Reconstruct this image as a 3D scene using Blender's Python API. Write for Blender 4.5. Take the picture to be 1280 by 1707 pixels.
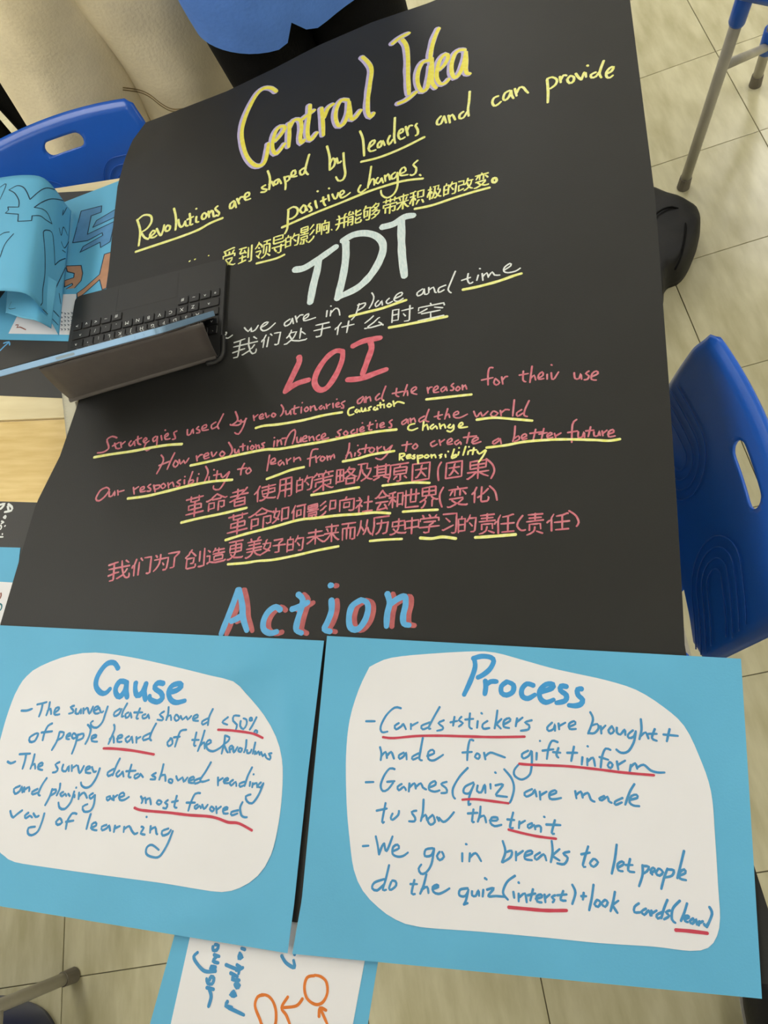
import bpy, bmesh, math, random
from mathutils import Vector, Matrix, noise
from mathutils.bvhtree import BVHTree
random.seed(7)
for o in list(bpy.data.objects): bpy.data.objects.remove(o)
SC = bpy.context.scene
COL = SC.collection

# ------------------------------------------------------------------ camera
HC = 1.46351
FPX = 1258.1
RM = Matrix(((0.9486917, 0.2514732, 0.1916904),
             (-0.1456241, 0.8855825, -0.4410643),
             (-0.2806735, 0.3905193, 0.8767651)))
cam_data = bpy.data.cameras.new('camera')
cam = bpy.data.objects.new('camera', cam_data)
COL.objects.link(cam)
cam.matrix_world = Matrix.Translation((0, 0, HC)) @ RM.to_4x4()
cam_data.sensor_fit = 'VERTICAL'
cam_data.sensor_height = 24.0
cam_data.lens = FPX / 1707.0 * 24.0
cam_data.clip_start = 0.02
SC.camera = cam

# ------------------------------------------------------------------ world, light, exposure
SC.view_settings.view_transform = 'Standard'
SC.view_settings.look = 'None'
SC.view_settings.gamma = 1.0
SC.view_settings.use_curve_mapping = False
SC.view_settings.exposure = 0.0
W = bpy.data.worlds.new('world'); SC.world = W; W.use_nodes = True
W.node_tree.nodes['Background'].inputs[0].default_value = (0.9, 0.95, 1.0, 1)
W.node_tree.nodes['Background'].inputs[1].default_value = 0.15
CEIL = 2.8
PANELS = [(-2.0, 3.6), (2.1, 3.6), (0.05, 3.6), (-2.0, 1.1), (2.1, 1.1), (-2.0, -1.4), (2.1, -1.4)]
PANEL_W = 13.0
for (px_, py_) in PANELS:
    ld = bpy.data.lights.new('ceiling_lamp_light', 'AREA'); ld.shape = 'RECTANGLE'
    ld.size = 0.56; ld.size_y = 1.16; ld.energy = PANEL_W; ld.color = (1.0, 0.99, 0.975)
    lo = bpy.data.objects.new('ceiling_lamp_light', ld); COL.objects.link(lo)
    lo.location = (px_, py_, CEIL - 0.03)

# ------------------------------------------------------------------ pixel -> ray helpers (the photo is 1280 x 1707)
CO = Vector((0, 0, HC))
def ray(x, y):
    return (RM @ Vector(((x - 640) / FPX, -(y - 853.5) / FPX, -1.0))).normalized()
def un(x, y, z):
    d = ray(x, y)
    return CO + d * ((z - HC) / d.z)
def uny(x, y, Y):
    d = ray(x, y)
    return CO + d * (Y / d.y)

# ------------------------------------------------------------------ materials
def srgb(r, g, b):
    f = lambda c: (c / 255) / 12.92 if c / 255 <= .04045 else ((c / 255 + .055) / 1.055) ** 2.4
    return (f(r), f(g), f(b), 1)
def mat(name, rgb, rough=.6, spec=.5, metal=0, vary=.06, scale=30, stretch=(1, 1, 1), bump=0, bscale=200, objvar=0, coat=0, detail=4, rgb2=None, lo=.35, hi=.65, trans=0):
    m = bpy.data.materials.new(name); m.use_nodes = True
    nt = m.node_tree; N = nt.nodes; L = nt.links; P = N['Principled BSDF']
    P.inputs['Roughness'].default_value = rough
    P.inputs['Specular IOR Level'].default_value = spec
    P.inputs['Metallic'].default_value = metal
    P.inputs['Coat Weight'].default_value = coat
    P.inputs['Transmission Weight'].default_value = trans
    c = srgb(*rgb)
    tc = N.new('ShaderNodeTexCoord'); mp = N.new('ShaderNodeMapping'); mp.inputs['Scale'].default_value = stretch
    L.new(tc.outputs['Object'], mp.inputs[0])
    vec = mp.outputs[0]
    if objvar:
        oi = N.new('ShaderNodeObjectInfo'); ad = N.new('ShaderNodeVectorMath'); ad.operation = 'MULTIPLY_ADD'
        cx = N.new('ShaderNodeCombineXYZ')
        for k in range(3): L.new(oi.outputs['Random'], cx.inputs[k])
        L.new(cx.outputs[0], ad.inputs[0]); ad.inputs[1].default_value = (37, 53, 71); L.new(vec, ad.inputs[2])
        vec = ad.outputs[0]
    nz = N.new('ShaderNodeTexNoise'); nz.inputs['Scale'].default_value = scale; nz.inputs['Detail'].default_value = detail
    L.new(vec, nz.inputs['Vector'])
    rp = N.new('ShaderNodeValToRGB'); L.new(nz.outputs['Fac'], rp.inputs[0])
    rp.color_ramp.elements[0].position = lo; rp.color_ramp.elements[1].position = hi
    if rgb2: c2 = srgb(*rgb2)
    else: c2 = tuple(min(1, k * (1 + vary)) for k in c[:3]) + (1,); c = tuple(k * (1 - vary) for k in c[:3]) + (1,)
    rp.color_ramp.elements[0].color = c; rp.color_ramp.elements[1].color = c2
    out = rp.outputs[0]
    if objvar:
        hv = N.new('ShaderNodeHueSaturation'); mr = N.new('ShaderNodeMapRange')
        L.new(oi.outputs['Random'], mr.inputs[0]); mr.inputs[3].default_value = 1 - objvar; mr.inputs[4].default_value = 1 + objvar
        L.new(mr.outputs[0], hv.inputs['Value']); L.new(out, hv.inputs['Color']); out = hv.outputs[0]
    L.new(out, P.inputs['Base Color'])
    if bump:
        n2 = N.new('ShaderNodeTexNoise'); n2.inputs['Scale'].default_value = bscale; n2.inputs['Detail'].default_value = 3
        L.new(vec, n2.inputs['Vector'])
        bp = N.new('ShaderNodeBump'); bp.inputs['Strength'].default_value = bump; bp.inputs['Distance'].default_value = .002
        L.new(n2.outputs['Fac'], bp.inputs['Height']); L.new(bp.outputs[0], P.inputs['Normal'])
    return m
M = {}
M['tile'] = mat('vinyl_tile', (188, 181, 144), .24, .5, vary=.1, scale=22, stretch=(1.6, .42, 1), objvar=.035, bump=.05, bscale=90, detail=7, rgb2=(212, 206, 172), lo=.3, hi=.66)
M['grout'] = mat('tile_joint', (88, 82, 62), .8)
M['wall'] = mat('wall_paint', (232, 230, 222), .8)
M['ceil'] = mat('ceiling_paint', (240, 240, 236), .9)
M['base'] = mat('baseboard_paint', (120, 112, 96), .6)
M['poster'] = mat('black_card', (43, 43, 42), .5, .28, vary=.05, scale=9, bump=.08, bscale=500)
M['blackcard2'] = mat('black_card_sheet', (52, 51, 50), .5, .42, vary=.05, scale=9, bump=.08, bscale=500)
M['blue_card'] = mat('sky_blue_card', (100, 182, 222), .55, .35, vary=.035, scale=7, bump=.06, bscale=500)
M['white_paper'] = mat('white_paper', (236, 236, 240), .7, .3, vary=.02, scale=8, bump=.12, bscale=40)
M['wood'] = mat('desk_laminate', (222, 190, 118), .45, .4, scale=14, stretch=(1.0, 9, 1), rgb2=(240, 212, 146), detail=6, lo=.3, hi=.7)
M['wood2'] = mat('pale_desk_laminate', (228, 212, 166), .45, .4, scale=10, stretch=(1.0, 6, 1), rgb2=(238, 224, 182), detail=4)
M['wood_edge'] = mat('desk_edge_band', (226, 206, 160), .5)
M['blue'] = mat('blue_plastic', (28, 98, 208), .3, .5, vary=.03, scale=12, bump=.08, bscale=600)
M['blue_dark'] = mat('navy_plastic', (14, 36, 92), .35, .5, vary=.03)
M['steel'] = mat('grey_coated_tube', (182, 178, 166), .38, .5, metal=.08, vary=.05)
M['steel_dark'] = mat('dark_coated_tube', (92, 88, 80), .4, .5, metal=.3, vary=.05)
M['rubber'] = mat('grey_rubber', (118, 112, 100), .7)
M['yellow'] = mat('yellow_paint_marker', (238, 238, 120), .5, .4, vary=.1, scale=160, rgb2=(248, 248, 176))
M['yellow_deep'] = mat('deep_yellow_marker', (240, 226, 70), .5, .4, scale=160, rgb2=(246, 238, 110))
M['lavender'] = mat('lavender_marker', (196, 186, 226), .55, .3, vary=.06, scale=150)
M['pale'] = mat('pale_white_marker', (206, 226, 228), .55, .3, scale=130, stretch=(3, 1, 1), rgb2=(228, 240, 240))
M['white_ink'] = mat('white_marker', (228, 232, 230), .5, .4, vary=.05, scale=150)
M['red'] = mat('coral_red_marker', (214, 96, 112), .5, .35, vary=.07, scale=150, rgb2=(226, 124, 136))
M['pink'] = mat('pink_marker', (206, 108, 124), .5, .35, scale=150, rgb2=(216, 140, 150))
M['rose'] = mat('rose_shadow_marker', (176, 92, 96), .5, .35, scale=120, rgb2=(196, 108, 108))
M['cyan'] = mat('blue_paint_marker', (100, 178, 232), .5, .35, vary=.06, scale=110)
M['inkblue'] = mat('blue_marker', (66, 146, 204), .6, .3, scale=90, rgb2=(82, 154, 204))
M['inkblue2'] = mat('blue_heading_marker', (70, 158, 222), .6, .3, vary=.05, scale=90)
M['inkred'] = mat('red_underline_marker', (204, 72, 92), .6, .3, vary=.05, scale=90)
M['orange'] = mat('orange_marker', (226, 126, 52), .6, .3, vary=.05, scale=90)
M['teal'] = mat('teal_marker', (48, 122, 132), .6, .3)
M['brown'] = mat('brown_marker', (150, 90, 76), .6, .3)
M['pen'] = mat('fine_dark_pen', (34, 60, 84), .6, .3)
M['fillblue'] = mat('mid_blue_crayon', (92, 148, 196), .7, .3, vary=.06, scale=60)
M['fillorange'] = mat('tan_crayon', (190, 142, 112), .7, .3, vary=.06, scale=60)
M['kb'] = mat('black_keyboard_case', (40, 40, 40), .5, .4, vary=.03, scale=40, bump=.06, bscale=900)
M['key'] = mat('black_keycap', (30, 30, 31), .45, .4, vary=.03)
M['flap'] = mat('grey_felt_cover', (104, 98, 94), .62, .4, vary=.04, scale=60, bump=.1, bscale=900)
M['alu'] = mat('pale_blue_aluminium', (150, 186, 220), .45, .5, metal=.4, vary=.02)
M['glass'] = mat('dark_glass', (14, 18, 24), .08, .6, vary=.01)
M['slot'] = mat('antenna_strip', (150, 170, 186), .4, .4)
M['shirt'] = mat('blue_cotton', (98, 146, 236), .85, .2, vary=.05, scale=20, bump=.4, bscale=120)
M['black_cloth'] = mat('black_cloth', (7, 7, 9), .85, .2, vary=.1, scale=20, bump=.4, bscale=200)
M['beige_cloth'] = mat('beige_cotton', (243, 229, 196), .9, .15, vary=.05, scale=16, bump=.5, bscale=160)
M['seam'] = mat('beige_stitching', (150, 130, 92), .9, .1)
M['skin'] = mat('skin', (214, 158, 132), .5, .4, vary=.05, scale=30)
M['hair'] = mat('dark_hair', (24, 20, 18), .5, .5, vary=.2, scale=80, stretch=(1, 1, .15))
M['shoe'] = mat('black_shoe_leather', (24, 24, 26), .55, .4, vary=.1, scale=40, bump=.3, bscale=200)
M['sole'] = mat('white_shoe_sole', (205, 203, 196), .6)
M['eye'] = mat('eye_white', (235, 232, 226), .3); M['iris'] = mat('dark_iris', (40, 26, 18), .2); M['lip'] = mat('lip', (176, 100, 92), .5)
M['bag'] = mat('black_nylon', (24, 24, 26), .6, .35, vary=.12, scale=14, bump=.5, bscale=60)
M['ruler'] = mat('clear_plastic', (232, 226, 200), .15, .5, vary=.01, trans=.7)
M['print'] = mat('black_print', (40, 38, 36), .6)
def emis(name, rgb, s):
    m = bpy.data.materials.new(name); m.use_nodes = True; P = m.node_tree.nodes['Principled BSDF']
    P.inputs['Base Color'].default_value = rgb; P.inputs['Emission Color'].default_value = rgb; P.inputs['Emission Strength'].default_value = s
    return m
M['diffuser'] = emis('lamp_diffuser', (1, .97, .91, 1), 6)

# ------------------------------------------------------------------ object helpers
WORLD_LOC = {}
def thing(name, label, cat, loc=(0, 0, 0), rotz=0, group=None):
    o = bpy.data.objects.new(name, None); COL.objects.link(o)
    o.empty_display_size = .05
    o.location = loc; o.rotation_euler = (0, 0, rotz); o['label'] = label; o['category'] = cat
    if group: o['group'] = group
    WORLD_LOC[o.name] = Vector(loc); return o
def tag(o, label, cat, group=None):
    o['label'] = label; o['category'] = cat
    if group: o['group'] = group
    return o
def mesh(name, verts, faces, m, parent=None, world=True, smooth=False, label=None, origin=None, kind=None):
    """world=True: verts are world coordinates; the parent is an unrotated object at WORLD_LOC"""
    me = bpy.data.meshes.new(name)
    vs = [Vector(v) for v in verts]
    if world:
        O = Vector(origin) if origin is not None else sum(vs, Vector()) / max(1, len(vs))
        vs = [v - O for v in vs]
    me.from_pydata([tuple(v) for v in vs], [], faces); me.update()
    if smooth:
        for p in me.polygons: p.use_smooth = True
    me.materials.append(m)
    o = bpy.data.objects.new(name, me); COL.objects.link(o)
    if world:
        o.location = O - (WORLD_LOC[parent.name] if parent else Vector())
        WORLD_LOC[o.name] = O
    if parent: o.parent = parent
    if label: o['label'] = label
    if kind: o['kind'] = kind
    return o
def bm_obj(name, bm, m, parent=None, smooth=False, label=None, kind=None, loc=None):
    me = bpy.data.meshes.new(name); bm.to_mesh(me); bm.free()
    if smooth:
        for p in me.polygons: p.use_smooth = True
    me.materials.append(m)
    o = bpy.data.objects.new(name, me); COL.objects.link(o)
    if parent: o.parent = parent
    if loc is not None: o.location = loc
    if label: o['label'] = label
    if kind: o['kind'] = kind
    return o
def box_bm(size, center=(0, 0, 0), bevel=0, seg=2):
    bm = bmesh.new(); bmesh.ops.create_cube(bm, size=1)
    for v in bm.verts: v.co = Vector((v.co.x * size[0] + center[0], v.co.y * size[1] + center[1], v.co.z * size[2] + center[2]))
    if bevel: bmesh.ops.bevel(bm, geom=list(bm.edges), offset=bevel, segments=seg, affect='EDGES', profile=.6)
    return bm
def tube(pts, r, n=12, caps=True):
    """verts, faces of a tube along pts; r number or list"""
    P = [Vector(p) for p in pts]; R = r if isinstance(r, (list, tuple)) else [r] * len(P)
    V = []; F = []; prev = None
    for i, p in enumerate(P):
        t = (P[min(i + 1, len(P) - 1)] - P[max(i - 1, 0)]).normalized()
        if prev is None:
            a = Vector((0, 0, 1)) if abs(t.z) < .9 else Vector((1, 0, 0))
            u = t.cross(a).normalized()
        else: u = (prev - t * prev.dot(t)).normalized()
        prev = u; w = t.cross(u)
        for k in range(n):
            q = 2 * math.pi * k / n
            V.append(p + (u * math.cos(q) + w * math.sin(q)) * R[i])
    for i in range(len(P) - 1):
        for k in range(n):
            a = i * n + k; b = i * n + (k + 1) % n
            F.append((a, b, b + n, a + n))
    if caps:
        F.append(tuple(range(n - 1, -1, -1))); F.append(tuple((len(P) - 1) * n + k for k in range(n)))
    return V, F
def smooth_pts(P, step=.01, closed=False):
    P = [Vector(p) for p in P]
    if len(P) < 3: return P
    out = []
    n = len(P)
    for i in range(n - 1):
        p0 = P[max(i - 1, 0)]; p1 = P[i]; p2 = P[i + 1]; p3 = P[min(i + 2, n - 1)]
        k = max(2, int((p2 - p1).length / step))
        for j in range(k):
            t = j / k
            out.append(.5 * ((2 * p1) + (p2 - p0) * t + (2 * p0 - 5 * p1 + 4 * p2 - p3) * t * t + (3 * p1 - p0 - 3 * p2 + p3) * t ** 3))
    out.append(P[-1]); return out

# ------------------------------------------------------------------ the room
X0, X1, Y0, Y1 = -3.6, 3.4, -2.8, 5.4
def struct(name, bm, m, **k):
    o = bm_obj(name, bm, m, **k); o['kind'] = 'structure'; return o
floor = struct('floor', box_bm((X1 - X0, Y1 - Y0, .1), ((X0 + X1) / 2, (Y0 + Y1) / 2, -.0525)), M['grout'])
T = .3048; TX, TY = .7275130606, 1.762741610
tile_me = None
cnt = 0
for i in range(-8, 4):
    for j in range(-8, 9):
        x0 = TX + i * T; y0 = TY + j * T
        if x0 < -2.0 or x0 > 1.3 or y0 < -.7 or y0 > 4.1: continue
        if tile_me is None:
            bm = box_bm((T - .0016, T - .0016, .004), (0, 0, -.002))
            bmesh.ops.bevel(bm, geom=[e for e in bm.edges if all(v.co.z > -.001 for v in e.verts)], offset=.0008, segments=1, affect='EDGES')
            tl = bm_obj('tile', bm, M['tile'], parent=floor); tile_me = tl.data
        else:
            tl = bpy.data.objects.new('tile', tile_me); COL.objects.link(tl); tl.parent = floor
        tl.location = (x0 + T / 2, y0 + T / 2, random.uniform(-.0002, .0001)); cnt += 1
# the rest of the floor, outside the photograph: same tiles joined
V = []; F = []
for i in range(-15, 10):
    for j in range(-16, 13):
        x0 = TX + i * T; y0 = TY + j * T
        if not (x0 < -2.0 or x0 > 1.3 or y0 < -.7 or y0 > 4.1): continue
        xa, xb, ya, yb = max(X0, x0 + .0008), min(X1, x0 + T - .0008), max(Y0, y0 + .0008), min(Y1, y0 + T - .0008)
        if xb <= xa or yb <= ya: continue
        b = len(V); V += [(xa, ya, 0), (xb, ya, 0), (xb, yb, 0), (xa, yb, 0), (xa, ya, -.0025), (xb, ya, -.0025), (xb, yb, -.0025), (xa, yb, -.0025)]
        F += [(b, b + 1, b + 2, b + 3)] + [(b + k, b + k + 4, b + (k + 1) % 4 + 4, b + (k + 1) % 4) for k in range(4)]
mesh('outer_tiles', V, F, M['tile'], parent=floor, world=False, kind='stuff')
struct('ceiling', box_bm((X1 - X0, Y1 - Y0, .1), ((X0 + X1) / 2, (Y0 + Y1) / 2, CEIL + .05)), M['ceil'])
struct('wall_left', box_bm((.1, Y1 - Y0, CEIL), (X0 - .05, (Y0 + Y1) / 2, CEIL / 2)), M['wall'])
struct('wall_right', box_bm((.1, Y1 - Y0, CEIL), (X1 + .05, (Y0 + Y1) / 2, CEIL / 2)), M['wall'])
struct('wall_back', box_bm((X1 - X0, .1, CEIL), ((X0 + X1) / 2, Y1 + .05, CEIL / 2)), M['wall'])
struct('wall_front', box_bm((X1 - X0, .1, CEIL), ((X0 + X1) / 2, Y0 - .05, CEIL / 2)), M['wall'])
for n_, s_, c_ in (('baseboard_back', (X1 - X0, .015, .1), ((X0 + X1) / 2, Y1 - .0075, .05)), ('baseboard_left', (.015, Y1 - Y0 - .03, .1), (X0 + .0075, (Y0 + Y1) / 2, .05)),
                   ('baseboard_right', (.015, Y1 - Y0 - .03, .1), (X1 - .0075, (Y0 + Y1) / 2, .05)), ('baseboard_front', (X1 - X0, .015, .1), ((X0 + X1) / 2, Y0 + .0075, .05))):
    struct(n_, box_bm(s_, c_, .003), M['base'])
for k, (px_, py_) in enumerate(PANELS):
    t = thing('ceiling_light', 'flat rectangular fluorescent panel set on the ceiling', 'light', (px_, py_, CEIL - .025), group='ceiling light panels')
    bm = bmesh.new()
    for s_, c_ in (((.62, .03, .024), (0, .595, .012)), ((.62, .03, .024), (0, -.595, .012)), ((.03, 1.16, .024), (.295, 0, .012)), ((.03, 1.16, .024), (-.295, 0, .012))):
        b2 = box_bm(s_, c_); me = bpy.data.meshes.new('x'); b2.to_mesh(me); b2.free(); bm.from_mesh(me)
    bm_obj('frame', bm, M['wall'], t)
    bm_obj('diffuser', box_bm((.56, 1.16, .006), (0, 0, .015)), M['diffuser'], t)

# ------------------------------------------------------------------ tables (two desks pushed together)
TZ = .6975
E1 = Vector((.961, -.276, 0)); E2 = Vector((.276, .961, 0)); YAW = math.atan2(E1.y, E1.x)
def desk(label, origin, m, Dp=.45):
    """origin = near right corner of the top, in world"""
    t = thing('student_desk', label, 'desk', (origin[0], origin[1], 0), YAW, 'two desks pushed together')
    Wd = 1.3
    bm = box_bm((Wd - .002, Dp - .002, .022), (-Wd / 2, Dp / 2, TZ - .011), .002); bm_obj('desktop', bm, m, t)
    bm_obj('edge_band', box_bm((Wd, Dp, .016), (-Wd / 2, Dp / 2, TZ - .0125), .001), M['wood_edge'], t)
    bm_obj('apron', box_bm((Wd - .12, .02, .06), (-Wd / 2, Dp - .06, TZ - .054), .002), M['steel_dark'], t)
    bm_obj('book_tray', box_bm((Wd - .16, Dp - .16, .01), (-Wd / 2, Dp / 2, TZ - .12), .003), M['steel_dark'], t)
    for sx in (-Wd + .04, -.33):
        for sy in (.05, Dp - .05):
            v, f = tube([(sx, sy, 0.012), (sx, sy, TZ - .022)], .0135, 16)
            leg = mesh('leg', v, f, M['steel_dark'], t, world=False, smooth=False)
            v, f = tube([(sx, sy, 0), (sx, sy, .02)], .0165, 16); mesh('foot_cap', v, f, M['rubber'], leg, world=False)
        v, f = tube([(sx, .05, .12), (sx, Dp - .05, .12)], .011, 12); mesh('crossbar', v, f, M['steel_dark'], t, world=False)
    return t
SR = Vector((.13, .45, 0))
desk('honey wood desk nearer the blue cards, under the lower half of the poster', SR - E2 * .4505, M['wood'])
desk('pale wood desk under the keyboard and the upper half of the poster', SR + E2 * .0005, M['wood2'], .463)

# ------------------------------------------------------------------ sheets
BV = {}
def reg(key, V, F):
    BV[key] = BVHTree.FromPolygons([tuple(v) for v in V], F)
def lift(P, z):
    return CO + (P - CO) * ((z - HC) / (P.z - HC))
def grid_solid(G, th):
    """G[i][j] world points of the top; returns a closed thin sheet"""
    n = len(G); m = len(G[0]); V = [p for r in G for p in r]; F = []
    for i in range(n - 1):
        for j in range(m - 1):
            F.append((i * m + j, i * m + j + 1, (i + 1) * m + j + 1, (i + 1) * m + j))
    top = list(F); N = n * m
    a, b, c = V[F[0][0]], V[F[0][1]], V[F[0][3]]
    if (b - a).cross(c - a).z < 0:
        F = [tuple(reversed(f)) for f in F]; top = list(F)
    V2 = V + [v - Vector((0, 0, th)) for v in V]
    F += [tuple(N + k for k in reversed(f)) for f in top]
    ring = [j for j in range(m)] + [i * m + m - 1 for i in range(1, n)] + [(n - 1) * m + j for j in range(m - 2, -1, -1)] + [i * m for i in range(n - 2, 0, -1)]
    R0 = len(V2); n2 = len(ring)          # the thin side has vertices of its own so that the top stays flat shaded
    V2 += [V2[k].copy() for k in ring] + [V2[k + N].copy() for k in ring]
    for k in range(n2):
        F.append((R0 + k, R0 + (k + 1) % n2, R0 + n2 + (k + 1) % n2, R0 + n2 + k))
    bm = bmesh.new(); vs = [bm.verts.new(v) for v in V2]
    for f in F: bm.faces.new([vs[k] for k in f])
    bm.normal_update()
    nt_ = len(top)
    for i_, f in enumerate(list(bm.faces)):
        if (i_ < nt_ and f.normal.z < 0) or (nt_ <= i_ < 2 * nt_ and f.normal.z > 0): f.normal_flip()
    bm.verts.index_update(); FF = [tuple(v.index for v in f.verts) for f in bm.faces]; bm.free()
    return V2, FF, V, top
def resample(P, n):
    P = [Vector(p) for p in P]; d = [0]
    for a, b in zip(P, P[1:]): d.append(d[-1] + (b - a).length)
    out = []
    for k in range(n):
        s = d[-1] * k / (n - 1); i = 0
        while i < len(P) - 2 and d[i + 1] < s: i += 1
        u = (s - d[i]) / max(1e-9, d[i + 1] - d[i]); out.append(P[i].lerp(P[i + 1], u))
    return out
def sheet(name, left, right, n, m, z0, zf, mt, key, th=.0004, parent=None, label=None, cat=None, group=None, plabel=None):
    """left/right: pixel polylines bottom->top at plane z0"""
    A = resample([un(x, y, z0) for x, y in left], n); B = resample([un(x, y, z0) for x, y in right], n)
    G = []
    for i in range(n):
        G.append([lift(A[i].lerp(B[i], j / (m - 1)), zf(A[i].lerp(B[i], j / (m - 1)), i / (n - 1), j / (m - 1))) for j in range(m)])
    V2, F, V, top = grid_solid(G, th)
    reg(key, V, top)
    O = sum(V, Vector()) / len(V); O.z = min(v.z for v in V)
    o = mesh(name, V2, F, mt, parent, smooth=False, origin=O)
    for p in o.data.polygons: p.use_smooth = abs(p.normal.z) > .5
    if label: tag(o, label, cat, group)
    if plabel: o['label'] = plabel
    return o
def nz(p, s, seed=0): return noise.noise(Vector((p.x * s, p.y * s, seed)))

# the black poster, laid over both desks; its far left corner dips over the desk edge
def post_z(P, u, v):
    d = max(0, 1 - math.hypot((P.x + .50) / .10, (P.y - 1.22) / .10))
    return .6999 + .0004 * (1 + nz(P, 3)) - .028 * d * d
left = [(-95, 1440), (-70, 1260), (0, 1042), (60, 840), (100, 760), (130, 672), (155, 590), (178, 480), (187, 390), (196, 310), (207, 268), (220, 235), (243, 204)]
right = [(1165, 1560), (1142, 1090), (1137, 990), (1130, 870), (1115, 640), (1092, 330), (1050, 0), (1034, -122)]
# near edge of the poster must reach pixel (490, 1535)
poster = None
def make_poster():
    z0 = .700
    n, m = 90, 70
    # left side: start at the near left corner hidden below the cause card
    Lp = [un(x, y, z0) for x, y in left[2:]]; Rp = [un(x, y, z0) for x, y in right[1:]]
    d = Vector((-.235, -.972, 0)).normalized()
    nearR = un(490, 1537, z0) + Vector((.972, -.235, 0)) * .43
    nearL = nearR - Vector((.972, -.235, 0)) * .835
    Lp = [nearL] + Lp; Rp = [nearR] + Rp
    A = resample(Lp, n); B = resample(Rp, n)
    # far edge follows the photographed edge
    far = [un(x, y, z0) for x, y in ((243, 204), (262, 197), (378, 152), (455, 115), (530, 76), (620, 37), (711, 6), (1034, -122))]
    far = resample(far, m); near = [nearL.lerp(nearR, j / (m - 1)) for j in range(m)]
    G = []
    for i in range(n):
        u = i / (n - 1); row = []
        for j in range(m):
            v = j / (m - 1)
            P = A[i].lerp(B[i], v) + (near[j].lerp(far[j], u)) - (near[0].lerp(far[0], u)).lerp(near[-1].lerp(far[-1], u), v)
            row.append(lift(P, post_z(P, u, v)))
        G.append(row)
    V2, F, V, top = grid_solid(G, .0005); reg('poster', V, top)
    O = sum(V, Vector()) / len(V)
    o = mesh('poster', V2, F, M['poster'], origin=O)
    for p in o.data.polygons: p.use_smooth = abs(p.normal.z) > .5
    return tag(o, 'large black card poster with yellow, white and coral hand lettering, lying over the desks', 'poster')
poster = make_poster()

# the two blue cards
def card_z(seed, bumps, base=.7025):
    def f(P, u, v):
        z = base + .0012 * (1 + nz(P, 5, seed)) + .0004 * nz(P, 16, seed + 3)
        for (bx, by, rx, ry, h) in bumps:
            c = un(bx, by, .703); q = math.exp(-((P.x - c.x) / rx) ** 2 - ((P.y - c.y) / ry) ** 2); z += h * q
        return z
    return f
zc = card_z(2.5, [(400, 1110, .045, .022, .008), (478, 1230, .016, .05, .006), (330, 1530, .06, .018, .004), (80, 1100, .06, .03, .002)])
zp = card_z(8.1, [(1130, 1150, .06, .04, .002), (1190, 1300, .03, .05, .0035), (700, 1600, .08, .02, .002)])
cause = sheet('card', [(-78, 1498), (-50, 1250), (-28, 1041)], [(479, 1589), (490, 1508), (513, 1290), (540, 1068)], 44, 60, .703, zc, M['blue_card'], 'cause',
              label='sky blue card headed Cause, left of the two in front', cat='card')
process = sheet('card', [(487, 1590), (503, 1500), (523, 1290), (545, 1060)], [(1270, 1665), (1252, 1370), (1235, 1098)], 44, 60, .703, zp, M['blue_card'], 'process',
                label='sky blue card headed Process, right of the two in front', cat='card')
def blob(name, outline, key, newkey, mt, parent, lift_=.0004, label=None):
    """paper cut-out glued on the sheet `key`: outline in pixels, follows the sheet's relief"""
    P = smooth_pts([(x, y, 0) for x, y in outline + [outline[0]]], 14)[:-1]
    cx = sum(p.x for p in P) / len(P); cy = sum(p.y for p in P) / len(P)
    rings = 22; V = []; F = []
    def hit(x, y):
        loc, nrm, i, d = BV[key].ray_cast(CO, ray(x, y))
        if loc is None: loc = un(x, y, .704)
        return loc
    c = hit(cx, cy) + Vector((0, 0, lift_)); V.append(c); n = len(P)
    for r in range(1, rings + 1):
        s = r / rings
        for p in P:
            q = hit(cx + (p.x - cx) * s, cy + (p.y - cy) * s)
            e = lift_ + .0005 * nz(q, 28, 4) ** 2 + (.0006 * max(0, noise.noise(Vector((p.x * .012, p.y * .012, 3)))) if r == rings else 0)
            V.append(q + Vector((0, 0, e)))
    for k in range(n): F.append((0, 1 + (k + 1) % n, 1 + k))
    for r in range(rings - 1):
        a = 1 + r * n
        for k in range(n): F.append((a + k, a + (k + 1) % n, a + n + (k + 1) % n, a + n + k))
    # closed thin paper
    N = len(V); top = list(F); V2 = V + [v - Vector((0, 0, lift_ * .8)) for v in V]
    F2 = top + [tuple(N + k for k in reversed(f)) for f in top]; a = N - n
    R0 = len(V2); V2 += [V2[a + k].copy() for k in range(n)] + [V2[a + N + k].copy() for k in range(n)]
    F2 += [(R0 + k, R0 + (k + 1) % n, R0 + n + (k + 1) % n, R0 + n + k) for k in range(n)]
    bm = bmesh.new(); vs = [bm.verts.new(v) for v in V2]
    for f in F2: bm.faces.new([vs[k] for k in f])
    bm.normal_update()
    nt_ = len(top)
    for i_, f in enumerate(list(bm.faces)):
        if (i_ < nt_ and f.normal.z < 0) or (nt_ <= i_ < 2 * nt_ and f.normal.z > 0): f.normal_flip()
    bm.verts.index_update()
    FF = [tuple(v.index for v in f.verts) for f in bm.faces]; bm.free()
    reg(newkey, V, top)
    o = mesh(name, V2, FF, mt, parent, label=label)
    for p in o.data.polygons: p.use_smooth = abs(p.normal.z) > .5
    return o
cause_paper = blob('paper', [(38, 1135), (55, 1118), (85, 1103), (120, 1092), (160, 1088), (220, 1096), (285, 1110), (350, 1126), (389, 1136), (410, 1156), (440, 1192), (460, 1228), (470, 1265), (471, 1310), (465, 1370), (452, 1425), (430, 1460), (400, 1480), (370, 1487), (330, 1482), (270, 1472), (180, 1460), (80, 1446), (25, 1437), (8, 1427), (-4, 1415), (-20, 1380), (-25, 1320), (-6, 1258), (10, 1200), (25, 1158)],
                   'cause', 'cause_paper', M['white_paper'], cause, label='white paper with rounded corners glued on the card')
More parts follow.
